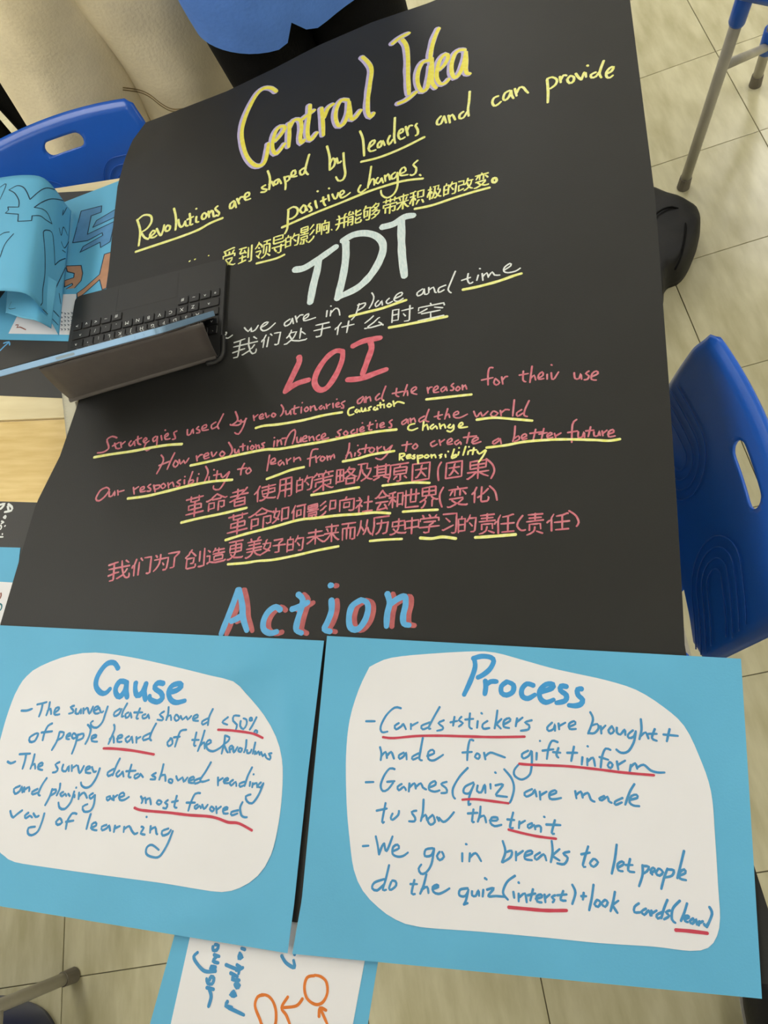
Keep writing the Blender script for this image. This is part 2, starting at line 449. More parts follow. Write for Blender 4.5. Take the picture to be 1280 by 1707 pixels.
process_paper = blob('paper', [(616, 1112), (640, 1100), (670, 1094), (730, 1089), (790, 1086), (825, 1088), (870, 1100), (920, 1114), (965, 1124), (1010, 1134), (1060, 1150), (1105, 1178), (1140, 1210), (1165, 1260), (1185, 1320), (1192, 1400), (1197, 1480), (1200, 1530), (1195, 1560), (1180, 1580), (1150, 1585), (1090, 1578), (1000, 1572), (900, 1562), (800, 1553), (700, 1545), (660, 1533), (630, 1512), (605, 1485), (590, 1450), (583, 1400), (578, 1340), (577, 1260), (583, 1200), (598, 1150)],
                     'process', 'process_paper', M['white_paper'], process, label='white paper with rounded corners glued on the card')

# ------------------------------------------------------------------ marker ink
INKN = 0
def ribbon(px, key, width, eps, closed=False, taper=.25, step=2.2, smooth=True):
    """px: list of pixel points; returns V, F of an ink line lying on surface `key`; width in photo pixels"""
    P = [Vector((x, y, 0)) for x, y in px]
    if len(P) > 2 and smooth: Q = smooth_pts(P, step * 1.4)
    else:
        Q = []
        for a, b in zip(P, P[1:]):
            k = max(1, int((b - a).length / 5))
            Q += [a.lerp(b, j / k) for j in range(k)]
        Q.append(P[-1])
    if len(Q) < 2: Q = [Q[0], Q[0] + Vector((1, .6, 0))]
    H = []
    for q in Q:
        loc, nrm, i, d = BV[key].ray_cast(CO, ray(q.x, q.y))
        if loc is None: continue
        if nrm.dot(ray(q.x, q.y)) > 0: nrm = -nrm
        H.append((loc, nrm))
    if len(H) < 2: return [], []
    # metres per pixel at this distance (viewing direction almost normal to the sheet)
    mpp = (H[0][0] - CO).length / FPX
    w = width * mpp * .5
    L = [h[0] for h in H]; n = len(L); V = []; F = []
    sd = random.uniform(0, 100)
    def side(i):
        t = (L[min(i + 1, n - 1)] - L[max(i - 1, 0)])
        if t.length < 1e-7: t = Vector((1, 0, 0))
        return t.normalized(), H[i][1].cross(t.normalized()).normalized()
    # start cap
    t, s = side(0); e = H[0][1] * eps
    V.append(L[0] + e - t * w * .8)
    V += [L[0] + e - t * w * .5 + s * w * .7, L[0] + e - t * w * .5 - s * w * .7]; F.append((0, 2, 1))
    for i in range(n):
        t, s = side(i); e = H[i][1] * (eps + i * 1.2e-6)
        u = i / (n - 1)
        ww = w * (1 + .13 * noise.noise(Vector((sd, i * .22, 0)))) * (1 - taper * max(0, (u - .8) / .2) * .6)
        V += [L[i] + e + s * ww, L[i] + e - s * ww]
        a = len(V) - 4
        F.append((a, a + 1, a + 3, a + 2))
    t, s = side(n - 1); w2 = w * (1 - taper * .6)
    a = len(V) - 2; e = H[-1][1] * (eps + n * 1.2e-6)
    V += [L[-1] + e + t * w2 * .5 + s * w2 * .7, L[-1] + e + t * w2 * .5 - s * w2 * .7]; F.append((a, a + 1, a + 3, a + 2))
    V.append(L[-1] + e + t * w2 * .8); F.append((a + 2, a + 3, a + 4))
    return V, F
def ink(parent, key, crop, m, width, text, name='lettering', label=None, off=(0, 0), eps=.00018, taper=.25, wscale=None):
    """text: strokes separated by |, points 'x,y' in crop units; crop=(x0, y0, scale)"""
    global INKN
    V = []; F = []; k = 0
    for st in text.replace(';', '|').split('|'):
        c = [tuple(float(a) for a in p.split(',')) for p in st.split()]
        if not c: continue
        px = [(crop[0] + x / crop[2] + off[0], crop[1] + y / crop[2] + off[1]) for x, y in c]
        v, f = ribbon(px, key, width, eps + k * 7e-6, taper=taper); k += 1
        b = len(V); V += v; F += [tuple(b + i for i in g) for g in f]
    if not V: return None
    return mesh(name, V, F, M[m], parent, label=label)
def cjk(parent, key, crop, m, width, items, slope, label=None, sh=0.0, eps=.00018):
    """items: (char, cx, cy, w, h) in crop units"""
    out = []
    for (ch, cx, cy, w, h) in items:
        V = []; F = []; k = 0
        pts = [[(s[i], s[i + 1]) for i in range(0, len(s), 2)] for s in GL[ch]]
        xs = [p[0] for s in pts for p in s]; ys = [p[1] for s in pts for p in s]
        x0, x1, y0, y1 = min(xs), max(xs), min(ys), max(ys)
        h2 = h - abs(slope) * w * .35
        for s in pts:
            px = []
            for (gx, gy) in s:
                a = (gx - (x0 + x1) / 2) / max(1, x1 - x0) + random.uniform(-.012, .012); b = (gy - (y0 + y1) / 2) / max(1, y1 - y0) + random.uniform(-.012, .012)
                px.append((crop[0] + (cx + a * w * .95 + b * h * sh) / crop[2], crop[1] + (cy - b * h2 + slope * a * w) / crop[2]))
            v, f = ribbon(px, key, width, eps + k * 6e-6, smooth=False, taper=.5); k += 1
            b_ = len(V); V += v; F += [tuple(b_ + i for i in g) for g in f]
        if V: out.append(mesh('character', V, F, M[m], parent))
    return out

# single-stroke shapes of the Chinese characters written on the poster: each stroke is x, y, x, y ... on a grid
GL = {
    '世': ((56, 8, 15, 9, 15, 56), (31, 57, 31, 22, 48, 22, 48, 56), (57, 42, 5, 42),),
    '中': ((54, 25, 8, 25), (31, 5, 31, 57), (8, 22, 8, 47, 54, 47, 54, 22),),
    '为': ((17, 50, 13, 56, 10, 57), (40, 22, 36, 29), (39, 5, 47, 5, 51, 9, 54, 28, 54, 42, 7, 43), (28, 57, 28, 43, 25, 29, 21, 21, 15, 13, 7, 7),),
    '么': ((43, 26, 50, 16, 51, 12), (51, 12, 54, 11, 55, 7), (28, 57, 20, 46, 7, 33), (7, 10, 12, 9, 15, 10), (51, 12, 25, 9, 16, 9, 15, 10, 17, 12, 15, 12, 15, 14, 30, 29, 41, 43, 45, 45),),
    '习': ((7, 15, 10, 14, 43, 25), (31, 33, 18, 43), (9, 53, 53, 53, 52, 19, 50, 7, 46, 5, 39, 5, 36, 7),),
    '了': ((49, 52, 8, 53), (49, 52, 47, 47, 32, 36, 31, 6, 28, 5, 18, 5),),
    '于': ((17, 7, 19, 5, 29, 5, 32, 8, 32, 53), (57, 33, 6, 33), (52, 54, 10, 54),),
    '什': ((5, 32, 5, 35, 9, 39, 13, 41), (40, 57, 40, 5), (23, 36, 57, 36), (19, 57, 13, 43, 14, 5),),
    '从': ((17, 35, 20, 34, 23, 31, 29, 22, 28, 20), (43, 56, 40, 36, 41, 31), (29, 8, 35, 17, 39, 30, 41, 31), (57, 6, 49, 15, 44, 29, 41, 31), (18, 56, 17, 35, 12, 17, 6, 6),),
    '们': ((27, 57, 32, 49), (5, 31, 5, 34, 7, 38, 10, 39), (23, 5, 23, 45), (45, 6, 49, 4, 55, 6, 56, 55, 38, 56), (15, 57, 10, 39, 11, 38, 11, 5),),
    '任': ((4, 32, 4, 34, 8, 38, 13, 40), (56, 7, 24, 7), (57, 31, 21, 31), (40, 52, 40, 7), (54, 55, 52, 56, 40, 52, 25, 50), (14, 5, 14, 39, 13, 41, 14, 47, 19, 57),),
    '会': ((16, 42, 19, 38, 44, 38, 48, 43), (48, 10, 50, 9, 53, 6), (48, 10, 47, 14, 42, 19, 40, 19), (15, 8, 16, 12, 25, 22, 26, 26), (60, 39, 55, 39, 49, 41, 39, 48, 32, 55), (8, 26, 55, 26), (32, 55, 29, 54, 16, 42, 7, 38, 3, 38), (48, 10, 24, 7, 14, 8, 12, 7),),
    '何': ((12, 41, 8, 39, 5, 33), (41, 5, 50, 5, 53, 6, 54, 52), (24, 52, 58, 52), (25, 17, 25, 38, 40, 38, 40, 20, 25, 20), (13, 5, 13, 40, 12, 42, 18, 57),),
    '使': ((12, 41, 9, 40, 4, 33), (34, 13, 35, 13), (40, 27, 56, 27, 56, 40, 24, 40, 24, 27, 39, 27), (23, 51, 58, 51), (59, 6, 55, 5, 39, 9, 30, 15, 25, 22), (18, 58, 12, 44, 13, 4), (19, 6, 24, 5, 30, 8, 34, 13, 35, 13, 38, 18, 40, 27, 40, 57),),
    '其': ((24, 12, 23, 12, 8, 5, 5, 6), (17, 40, 45, 40), (17, 29, 45, 29), (57, 5, 55, 5, 40, 12, 38, 12), (56, 50, 7, 50), (17, 18, 17, 57), (45, 57, 45, 18), (57, 18, 5, 18),),
    '创': ((33, 15, 34, 10, 32, 6, 13, 6, 11, 8, 11, 35), (33, 40, 27, 48, 20, 55), (7, 39, 11, 35), (11, 35, 29, 35, 28, 21, 26, 19, 20, 19), (43, 50, 43, 20), (42, 6, 45, 5, 51, 5, 55, 6, 55, 56), (23, 59, 21, 58, 20, 55, 18, 54, 15, 47, 7, 39),),
    '到': ((30, 40, 11, 38, 10, 40, 16, 50, 16, 54), (42, 19, 42, 52), (55, 57, 55, 7, 51, 6, 46, 6), (20, 31, 20, 11), (34, 54, 7, 54), (33, 25, 8, 25), (34, 13, 6, 8), (34, 37, 30, 40, 27, 47),),
    '化': ((55, 47, 52, 43, 40, 32, 35, 31), (24, 22, 30, 25, 35, 26), (6, 35, 10, 40, 14, 41), (35, 56, 35, 12, 36, 7, 38, 6, 54, 6, 57, 9, 58, 16, 56, 20), (20, 57, 14, 43, 15, 40, 15, 5),),
    '历': ((57, 55, 9, 55, 9, 31, 7, 14, 5, 8, 6, 4), (54, 37, 51, 9, 48, 6, 39, 5, 38, 6), (18, 37, 54, 37), (17, 6, 24, 11, 30, 22, 33, 37, 33, 46),),
    '原': ((36, 24, 36, 6, 32, 4, 28, 5), (56, 55, 10, 55, 9, 24, 7, 13, 5, 8, 6, 5), (34, 45, 34, 48, 36, 50), (20, 34, 52, 34), (27, 18, 24, 17, 19, 11), (47, 17, 53, 10), (34, 45, 20, 44, 20, 25, 51, 25, 52, 43, 51, 44, 34, 45),),
    '及': ((40, 15, 38, 15), (20, 39, 23, 38, 26, 29, 38, 15, 40, 15, 44, 10, 55, 6, 58, 7), (21, 5, 33, 10, 41, 16, 49, 27, 52, 34, 53, 39, 38, 40, 40, 55, 8, 55), (19, 55, 20, 39, 18, 39, 16, 25, 12, 15, 6, 8),),
    '受': ((11, 50, 14, 49, 16, 45, 15, 40), (34, 13, 35, 15, 44, 23, 46, 28, 17, 28), (29, 13, 28, 15, 19, 23, 17, 28), (52, 51, 50, 50, 48, 47, 46, 40), (54, 57, 47, 58, 8, 54), (30, 40, 32, 47, 30, 50), (56, 32, 56, 40, 46, 40, 6, 40, 6, 32), (6, 5, 18, 7, 27, 10, 29, 13, 34, 13, 36, 10, 52, 5, 59, 7),),
    '变': ((33, 52, 30, 58), (54, 35, 51, 39, 45, 45), (24, 51, 24, 33), (38, 33, 38, 51), (17, 46, 15, 45, 10, 36), (29, 12, 27, 14, 17, 22, 16, 26), (10, 26, 47, 26, 46, 22, 39, 16, 35, 14, 34, 12), (56, 51, 6, 51), (59, 6, 56, 5, 46, 6, 36, 9, 34, 12, 29, 12, 25, 9, 12, 5, 6, 5, 4, 6),),
    '史': ((25, 13, 23, 13), (25, 13, 27, 11, 32, 9, 41, 6, 56, 5, 59, 7), (14, 24, 23, 13), (3, 6, 8, 5, 13, 7, 19, 9, 23, 13), (31, 32, 10, 32, 10, 48, 52, 48, 52, 32, 32, 32), (32, 57, 31, 27, 29, 20, 25, 13),),
    '向': ((33, 59, 29, 57, 26, 47), (21, 13, 21, 34, 41, 34, 41, 17, 21, 17), (8, 5, 8, 47, 55, 46, 54, 6, 51, 5, 44, 5, 43, 6),),
    '命': ((36, 5, 36, 32, 52, 31, 52, 14, 45, 13, 43, 15), (45, 45, 41, 41, 20, 41, 18, 45), (10, 9, 10, 32, 25, 31, 25, 15, 10, 14), (3, 41, 6, 40, 18, 45, 19, 47, 31, 56, 45, 45, 55, 40, 59, 41),),
    '和': ((36, 13, 54, 13), (17, 33, 14, 32, 4, 15), (18, 54, 18, 39, 17, 39, 18, 5), (5, 39, 28, 39), (35, 7, 36, 52, 54, 51, 54, 8), (27, 57, 18, 54, 4, 54), (17, 33, 22, 31, 28, 24, 28, 22),),
    '响': ((36, 19, 47, 19, 47, 36, 36, 36, 36, 19), (40, 57, 38, 48), (6, 21, 18, 21, 18, 51, 7, 52, 6, 15), (47, 6, 50, 4, 55, 5, 56, 8, 56, 47, 27, 47, 27, 5),),
    '因': ((30, 31, 33, 30, 45, 16), (7, 7, 55, 7), (7, 7, 7, 55, 55, 55, 55, 7), (47, 38, 15, 38), (17, 15, 21, 17, 28, 26, 30, 31, 32, 48, 34, 50),),
    '处': ((20, 22, 17, 24, 13, 36, 11, 37), (41, 42, 45, 41, 55, 28), (20, 17, 28, 12, 41, 7, 57, 7, 60, 9), (20, 17, 18, 17, 8, 6, 2, 6), (41, 57, 41, 16), (6, 30, 12, 38, 12, 44, 15, 49, 15, 58), (20, 17, 20, 22, 23, 23, 26, 32, 29, 47, 14, 48),),
    '够': ((30, 46, 34, 46, 41, 53, 43, 54), (8, 20, 18, 20, 18, 38, 8, 39), (47, 15, 41, 19), (47, 15, 46, 12, 43, 9, 33, 5), (43, 54, 44, 58), (44, 40, 40, 44), (11, 50, 27, 49, 25, 10, 23, 6, 17, 6, 14, 8), (46, 29, 46, 33, 49, 35), (8, 39, 8, 16), (47, 15, 50, 15, 54, 20, 57, 28, 45, 29, 34, 20, 30, 20), (12, 58, 11, 50, 9, 50, 6, 42, 8, 39), (33, 34, 35, 33, 39, 35, 43, 38, 44, 40, 47, 41, 52, 46, 54, 53, 43, 54),),
    '好': ((17, 17, 20, 16, 22, 14), (12, 45, 10, 45), (58, 31, 29, 31), (32, 53, 53, 53, 52, 49, 45, 41, 44, 38, 43, 5, 39, 4, 34, 5), (17, 20, 14, 21, 7, 27, 10, 39, 10, 45, 12, 45, 13, 57, 15, 60), (5, 6, 17, 17, 17, 20, 18, 21, 22, 29, 24, 45, 5, 45),),
    '如': ((56, 10, 35, 10), (20, 18, 20, 17), (35, 6, 35, 51, 56, 50, 56, 10), (25, 13, 9, 27, 12, 44, 14, 45, 15, 58), (6, 5, 13, 9, 20, 17, 26, 33, 27, 45, 5, 45),),
    '学': ((30, 58, 33, 53, 32, 47), (46, 48, 47, 52, 50, 57), (12, 58, 14, 57, 16, 52, 16, 47), (17, 7, 21, 4, 30, 6, 31, 27, 41, 33, 42, 36), (6, 22, 57, 22), (56, 39, 55, 47, 46, 48, 7, 47, 7, 39), (47, 37, 16, 37),),
    '导': ((24, 10, 16, 18, 16, 23), (6, 23, 57, 23), (43, 28, 43, 6, 36, 4, 29, 6), (55, 38, 54, 36, 51, 34, 16, 34, 13, 35, 11, 37, 11, 55, 49, 55, 49, 45, 10, 45),),
    '带': ((16, 45, 16, 57), (31, 45, 31, 57), (47, 57, 47, 44), (14, 10, 14, 26, 49, 26, 49, 11, 48, 10, 42, 10, 39, 12), (57, 50, 5, 50), (7, 29, 7, 37, 55, 37, 56, 29), (31, 5, 31, 37),),
    '并': ((21, 50, 17, 57, 15, 58), (41, 45, 43, 45), (49, 59, 45, 57), (20, 45, 20, 27, 18, 18, 14, 10, 7, 5), (55, 45, 8, 45), (5, 27, 57, 27), (45, 57, 41, 46, 43, 45, 43, 5),),
    '影': ((54, 57, 41, 45), (28, 14, 29, 14, 33, 8), (21, 42, 20, 35), (33, 49, 8, 49), (56, 20, 54, 16, 46, 9, 39, 6, 37, 6), (20, 19, 9, 19, 9, 27, 32, 28, 32, 19, 20, 19), (20, 19, 19, 5, 13, 6), (7, 8, 10, 14), (57, 40, 55, 39, 48, 32, 41, 28), (33, 49, 32, 56, 8, 56, 8, 43, 9, 42, 32, 42, 33, 43, 33, 49), (35, 35, 6, 35),),
    '我': ((43, 16, 48, 7, 51, 5, 54, 5, 57, 6, 58, 12, 57, 17), (43, 16, 29, 8, 27, 8), (47, 56, 55, 48), (52, 31, 47, 22, 43, 20), (6, 21, 17, 23, 19, 25, 31, 26), (57, 39, 6, 39), (19, 54, 19, 8, 18, 5, 10, 5), (5, 52, 19, 54, 19, 55, 28, 56), (43, 16, 43, 20, 39, 34, 37, 57),),
    '改': ((44, 21, 47, 23, 49, 28, 53, 46), (44, 21, 41, 23, 37, 38, 35, 39), (44, 21, 44, 17), (44, 17, 52, 9, 57, 6), (44, 17, 34, 8, 31, 6, 28, 6), (7, 54, 25, 53, 25, 35), (25, 16, 8, 10), (37, 47, 57, 46), (35, 39, 33, 38, 30, 33, 26, 34, 25, 35, 8, 35, 8, 10), (39, 58, 37, 47, 36, 46, 35, 39),),
    '时': ((7, 35, 22, 35), (40, 24, 34, 34), (7, 11, 7, 52, 22, 52, 22, 16, 7, 16), (50, 57, 50, 7, 47, 5, 38, 6), (57, 45, 30, 45),),
    '更': ((4, 6, 9, 5, 16, 7, 20, 9, 22, 12), (15, 19, 22, 12), (25, 12, 22, 12), (25, 12, 28, 9, 42, 6, 57, 5, 60, 7), (56, 55, 6, 55), (52, 35, 12, 35), (25, 12, 29, 17, 32, 25, 32, 55), (30, 24, 52, 25, 52, 44, 51, 45, 12, 45, 12, 25, 30, 24),),
    '未': ((56, 9, 46, 16, 33, 30), (30, 30, 28, 32, 6, 32), (10, 48, 52, 48), (31, 57, 31, 5), (7, 10, 16, 16, 30, 30, 33, 30, 35, 32, 56, 32),),
    '来': ((34, 28, 46, 15, 56, 8, 59, 9), (4, 9, 6, 8, 17, 15, 28, 28), (44, 35, 48, 44), (12, 45, 15, 44, 18, 36), (54, 50, 8, 50), (31, 5, 31, 57), (6, 30, 27, 30, 28, 28, 34, 28, 35, 30, 56, 30),),
    '极': ((21, 29, 22, 30, 18, 36, 14, 38), (14, 36, 10, 35, 4, 20, 4, 15), (22, 6, 28, 16, 31, 29, 33, 32), (33, 32, 34, 54), (45, 15, 45, 14), (6, 46, 21, 46), (32, 6, 35, 5, 45, 14, 52, 26, 55, 32, 55, 36, 45, 37, 48, 54, 26, 54), (59, 6, 56, 6, 46, 13, 40, 21, 35, 31, 33, 32), (14, 5, 14, 58),),
    '果': ((36, 23, 37, 20, 46, 13, 57, 8), (27, 23, 18, 14, 7, 7, 5, 8), (50, 45, 12, 45), (31, 55, 31, 5), (31, 55, 12, 55, 12, 34, 50, 35, 50, 55, 31, 55), (6, 24, 27, 24, 27, 23, 57, 24),),
    '用': ((53, 39, 12, 39), (53, 24, 12, 24), (32, 54, 32, 5), (6, 6, 10, 16, 12, 24, 12, 54, 52, 54, 53, 7, 49, 5, 43, 5),),
    '界': ((11, 5, 16, 8, 21, 15, 22, 22, 18, 26), (46, 26, 41, 22, 41, 5), (31, 35, 31, 56), (12, 46, 50, 46), (57, 22, 54, 22, 45, 26, 39, 31, 38, 34), (31, 56, 49, 56, 50, 55, 50, 35, 12, 35, 12, 56, 31, 56), (24, 35, 23, 30, 18, 26, 7, 20, 6, 21),),
    '略': ((54, 23, 32, 23), (54, 7, 33, 7), (35, 47, 33, 47, 28, 42, 24, 42), (56, 26, 60, 27), (24, 26, 32, 26), (23, 36, 6, 36), (15, 54, 15, 17), (35, 47, 40, 40, 47, 33, 55, 28, 56, 26), (38, 52, 52, 51, 54, 50, 48, 40, 39, 32, 33, 28, 32, 26), (33, 7, 32, 26), (6, 17, 24, 18, 24, 54, 6, 54, 6, 12), (54, 7, 54, 23, 56, 26), (39, 58, 38, 52, 35, 51, 35, 47),),
    '的': ((37, 48, 56, 48, 53, 9, 50, 6, 41, 6), (7, 30, 25, 30), (45, 23, 37, 34), (15, 48, 16, 57), (7, 11, 25, 11, 25, 48, 7, 48, 7, 6), (31, 38, 36, 48, 37, 48, 39, 58),),
    '社': ((16, 47, 16, 54, 12, 58), (24, 25, 19, 30, 15, 32), (56, 38, 29, 38), (43, 58, 43, 7), (57, 7, 26, 7), (15, 5, 14, 30, 16, 36, 22, 44, 22, 47, 5, 47), (15, 32, 10, 29, 4, 23),),
    '积': ((4, 15, 5, 18, 12, 31, 15, 33), (57, 6, 52, 16, 49, 19), (15, 34, 19, 33, 22, 30, 25, 25, 25, 23), (39, 20, 36, 19, 29, 6), (48, 30, 55, 30, 55, 53, 33, 54, 33, 30, 48, 30), (5, 40, 25, 40), (16, 5, 16, 54), (4, 54, 16, 54, 23, 57, 25, 56),),
    '空': ((31, 7, 31, 26), (24, 41, 11, 33, 7, 33), (54, 33, 38, 41), (30, 57, 32, 50), (56, 42, 55, 50, 7, 50, 7, 40), (56, 6, 7, 6), (14, 27, 49, 27),),
    '策': ((19, 46, 17, 52), (46, 46, 44, 52), (12, 53, 13, 58), (12, 53, 9, 52, 5, 46), (37, 58, 37, 53), (31, 46, 27, 46), (56, 39, 6, 39), (32, 49, 28, 52, 12, 53), (11, 19, 11, 30, 52, 30, 51, 18, 44, 19), (57, 52, 37, 53), (6, 7, 19, 12, 30, 20, 36, 19, 44, 13, 51, 9, 56, 7, 59, 8), (32, 5, 31, 47, 34, 52, 37, 53),),
    '美': ((48, 59, 45, 58, 42, 54, 41, 49), (34, 21, 36, 15, 44, 9, 55, 5, 59, 7), (18, 58, 20, 54, 20, 49), (28, 21, 30, 21), (51, 40, 12, 40), (57, 30, 6, 30), (56, 21, 7, 21), (4, 6, 7, 5, 14, 7, 21, 10, 26, 15, 28, 21, 30, 21, 31, 49), (54, 49, 8, 49),),
    '者': ((54, 56, 48, 49, 45, 48), (49, 17, 19, 17), (49, 6, 19, 6), (39, 39, 40, 43, 45, 46, 45, 48), (30, 37, 29, 34, 25, 31, 24, 28), (27, 57, 27, 38), (19, 27, 19, 6), (45, 48, 44, 50, 11, 50), (49, 6, 49, 27, 25, 27, 22, 28, 6, 22, 4, 23), (57, 38, 40, 38, 39, 39, 32, 37, 27, 38, 5, 38),),
    '而': ((24, 41, 24, 7), (28, 41, 30, 54), (38, 41, 38, 7), (44, 6, 46, 5, 54, 6, 54, 41, 9, 41, 9, 5), (5, 55, 57, 55),),
    '能': ((8, 17, 26, 17), (14, 58, 9, 50, 8, 45, 26, 46), (54, 24, 41, 19, 37, 19), (26, 26, 8, 26), (37, 48, 41, 48, 52, 52, 55, 52), (57, 13, 58, 9, 56, 5, 41, 5, 38, 6, 37, 8, 37, 28), (37, 57, 37, 38, 38, 35, 56, 35, 57, 40), (20, 4, 25, 5, 26, 8, 26, 35, 25, 36, 8, 35, 8, 5), (23, 54, 28, 44),),
    '责': ((55, 5, 36, 12), (31, 23, 30, 16, 27, 12, 17, 7, 6, 5), (14, 16, 14, 30, 48, 30, 49, 16), (54, 54, 9, 54), (12, 46, 51, 46), (31, 57, 31, 38), (57, 38, 5, 38),),
    '造': ((14, 48, 7, 55), (61, 9, 57, 6, 33, 5, 23, 7, 17, 10, 13, 11), (6, 6, 9, 9, 13, 11), (28, 57, 27, 50), (27, 50, 25, 49, 23, 45), (5, 34, 13, 33, 13, 11), (30, 29, 51, 29, 52, 28, 52, 15, 27, 15, 26, 28, 30, 29), (39, 38, 39, 57), (55, 50, 27, 50), (57, 38, 22, 38),),
    '革': ((31, 35, 49, 35, 50, 34, 50, 24, 13, 24, 13, 35, 31, 35), (57, 14, 5, 14), (6, 52, 56, 52), (31, 43, 31, 5), (19, 57, 19, 44, 30, 43, 43, 44, 43, 57),),
    '领': ((8, 29, 24, 29, 24, 25, 16, 13), (58, 5, 49, 13), (17, 40, 19, 37), (17, 53, 19, 52, 27, 44, 28, 42, 28, 38), (17, 53, 17, 58), (17, 53, 15, 52, 11, 46, 5, 39), (46, 54, 44, 44), (16, 13, 14, 13, 10, 17), (16, 13, 17, 10, 20, 6), (29, 5, 32, 5, 38, 8, 43, 14, 45, 25, 45, 37), (56, 18, 56, 43, 55, 44, 35, 44, 35, 18), (57, 55, 34, 55),),
}

# ------------------------------------------------------------------ handwriting: (crop origin and scale) then words as strokes
ca=(380,20,4.923); cb=(620,20,5.818); cc=(210,200,4); cd=(520,170,4); ce=(790,80,4.923); cf=(300,280,4.923); cg=(540,270,4.129); ch=(370,340,3.879); ci=(560,420,3.879)
cj=(440,550,4.571); ck=(140,640,4); cl=(440,620,4); cm=(700,590,3.657); cn=(290,750,4.571); co=(560,740,4.414); cp=(170,860,4.571); cq=(430,850,4.571); cr=(690,830,4.414)
cs=(360,960,3.765); ct=(0,1080,4.923); cu=(220,1090,4.741); cv=(0,1240,4.923); cw=(220,1260,4.741); cx=(590,1080,4.267); cy=(760,1080,5.333); cz=(850,1160,4.267)
cA=(590,1260,4.267); cB=(830,1270,4.741); cC=(590,1380,4.267); cD=(820,1390,3.368); cE=(250,1500,3.282)

HEAD = [(ca, """395,655 360,628 300,625 240,670 180,770 130,890 110,1000 125,1110 160,1200 220,1260 280,1255 310,1200 330,1080
385,1060 430,1010 465,950 430,940 390,980 365,1060 365,1130 390,1165 430,1130 465,1080
500,915 500,1010 495,1110|500,960 540,890 590,890 600,960 590,1030 600,1080 625,1050
670,765 665,850 650,960 655,1030 680,1050 730,990|610,880 660,840 710,805
765,790 775,900 780,1015|785,870 820,790 865,755
985,725 930,725 890,790 880,870 905,935 945,920 980,840 990,740|990,740 1000,820 1010,880 1040,870 1090,805
1100,370 1150,420 1175,480 1160,600 1145,720 1145,820 1170,865 1195,830"""),
(cb, """195,310 270,250 360,205|290,270 330,330 345,450 345,600 350,720 355,800|250,890 330,855 430,775
645,160 600,260 570,380 560,470|560,470 490,490 445,580 440,690 480,770 530,740 550,640 565,520|575,450 580,600 580,690 620,740
650,560 700,510 735,440 710,410 660,460 630,550 625,640 660,700 710,690 745,650
900,370 850,370 800,410 770,500 770,590 800,640 850,590 890,480 905,390|905,390 910,480 905,560 920,600 950,600""")]
for crop, t in HEAD:
    for word in t.split('\n'):
        o = ink(poster, 'poster', crop, 'lavender', 10.4, word, off=(-1.4, .4), eps=.00015, label='lavender outline behind a heading letter')
        ink(o, 'poster', crop, 'yellow_deep', 6.0, word, off=(.8, -.1), eps=.0003, label='bright yellow heading letter')

def words(parent, key, crop, m, w, block, **k):
    for line in block.strip().split('\n'):
        if line.strip(): ink(parent, key, crop, m, w, line, **k)
P_ = (poster, 'poster')
words(*P_, cc, 'yellow', 3.9, """75,665 95,740 85,840|80,665 120,635 165,640 170,680 140,725 100,750|100,750 125,785 150,795|155,785 185,760 195,745 180,738 160,765 165,785 190,782 205,770|205,725 225,765 235,770|235,770 250,730 255,700|275,705 262,725 268,742 288,735 295,710 275,703|320,590 330,630 335,680 330,735|350,665 355,700 370,715 385,700 395,675|395,675 400,705 415,705|425,625 430,670 428,700 445,695|408,665 450,645|470,645 468,680 485,680|468,592 472,594|515,625 505,645 512,662 530,655 538,630 520,620|550,610 555,650|553,630 570,605 580,615 585,645 600,640|612,575 595,590 605,605 622,620 615,640 600,635
720,540 695,560 695,590 715,580 725,545|725,545 735,585|740,525 755,560|750,540 765,515 780,515|790,520 820,505 820,485 800,490 790,515 800,535 830,525
930,435 905,450 915,460 940,465 925,480 900,482|945,340 960,390 955,465|955,430 970,410 985,440|1015,395 990,410 990,430 1010,425 1020,395 1035,425|1055,380 1065,430 1062,465|1058,385 1085,375 1090,395 1065,415|1105,375 1130,360 1125,335 1105,350 1105,380 1140,375|1190,320 1160,340 1165,365 1185,360 1200,320|1222,230 1205,290 1195,340 1215,365""")
words(*P_, cd, 'yellow', 3.9, """100,295 118,370 118,455|118,415 140,375 155,395 145,430 118,455|165,375 175,410 195,395|210,340 215,420 222,480 205,520 175,525 160,500
320,195 340,250 348,360|375,310 415,275 415,255 390,270 378,310 390,330 425,320|460,260 440,280 440,305 460,295 470,258 485,290|520,225 505,260 515,285 540,250|553,105 550,180 548,240 555,275|575,215 605,200 605,180 585,190 575,225 590,250 620,235|625,165 640,225|635,190 650,160 670,158|700,145 690,160 705,185 705,215 690,225
860,95 835,125 835,150 860,145 880,95|880,95 895,140|910,90 920,140|915,105 935,85 955,120|1010,65 985,85 985,110 1010,105 1035,65|1052,-70 1047,0 1040,50 1045,95""")
words(*P_, ce, 'yellow', 3.9, """200,395 165,410 150,445 165,475 195,465 222,440|295,350 255,370 240,415 255,430 285,405 305,350|305,350 310,390 325,415|335,335 350,395|350,370 375,325 405,325 425,350 445,370
600,260 608,360 605,450|600,255 640,240 680,260 670,300 625,335|705,235 712,285|710,265 735,225 760,228|790,230 765,260 785,290 815,275 820,240 790,228|835,210 855,240 880,262|880,262 895,225 905,200|915,205 920,240|930,143 936,150|1000,200 960,220 965,245 1000,235 1025,200|1065,105 1040,170 1030,215 1045,245|1085,215 1130,190 1145,155 1115,165 1085,205 1090,240 1115,245 1140,225""")
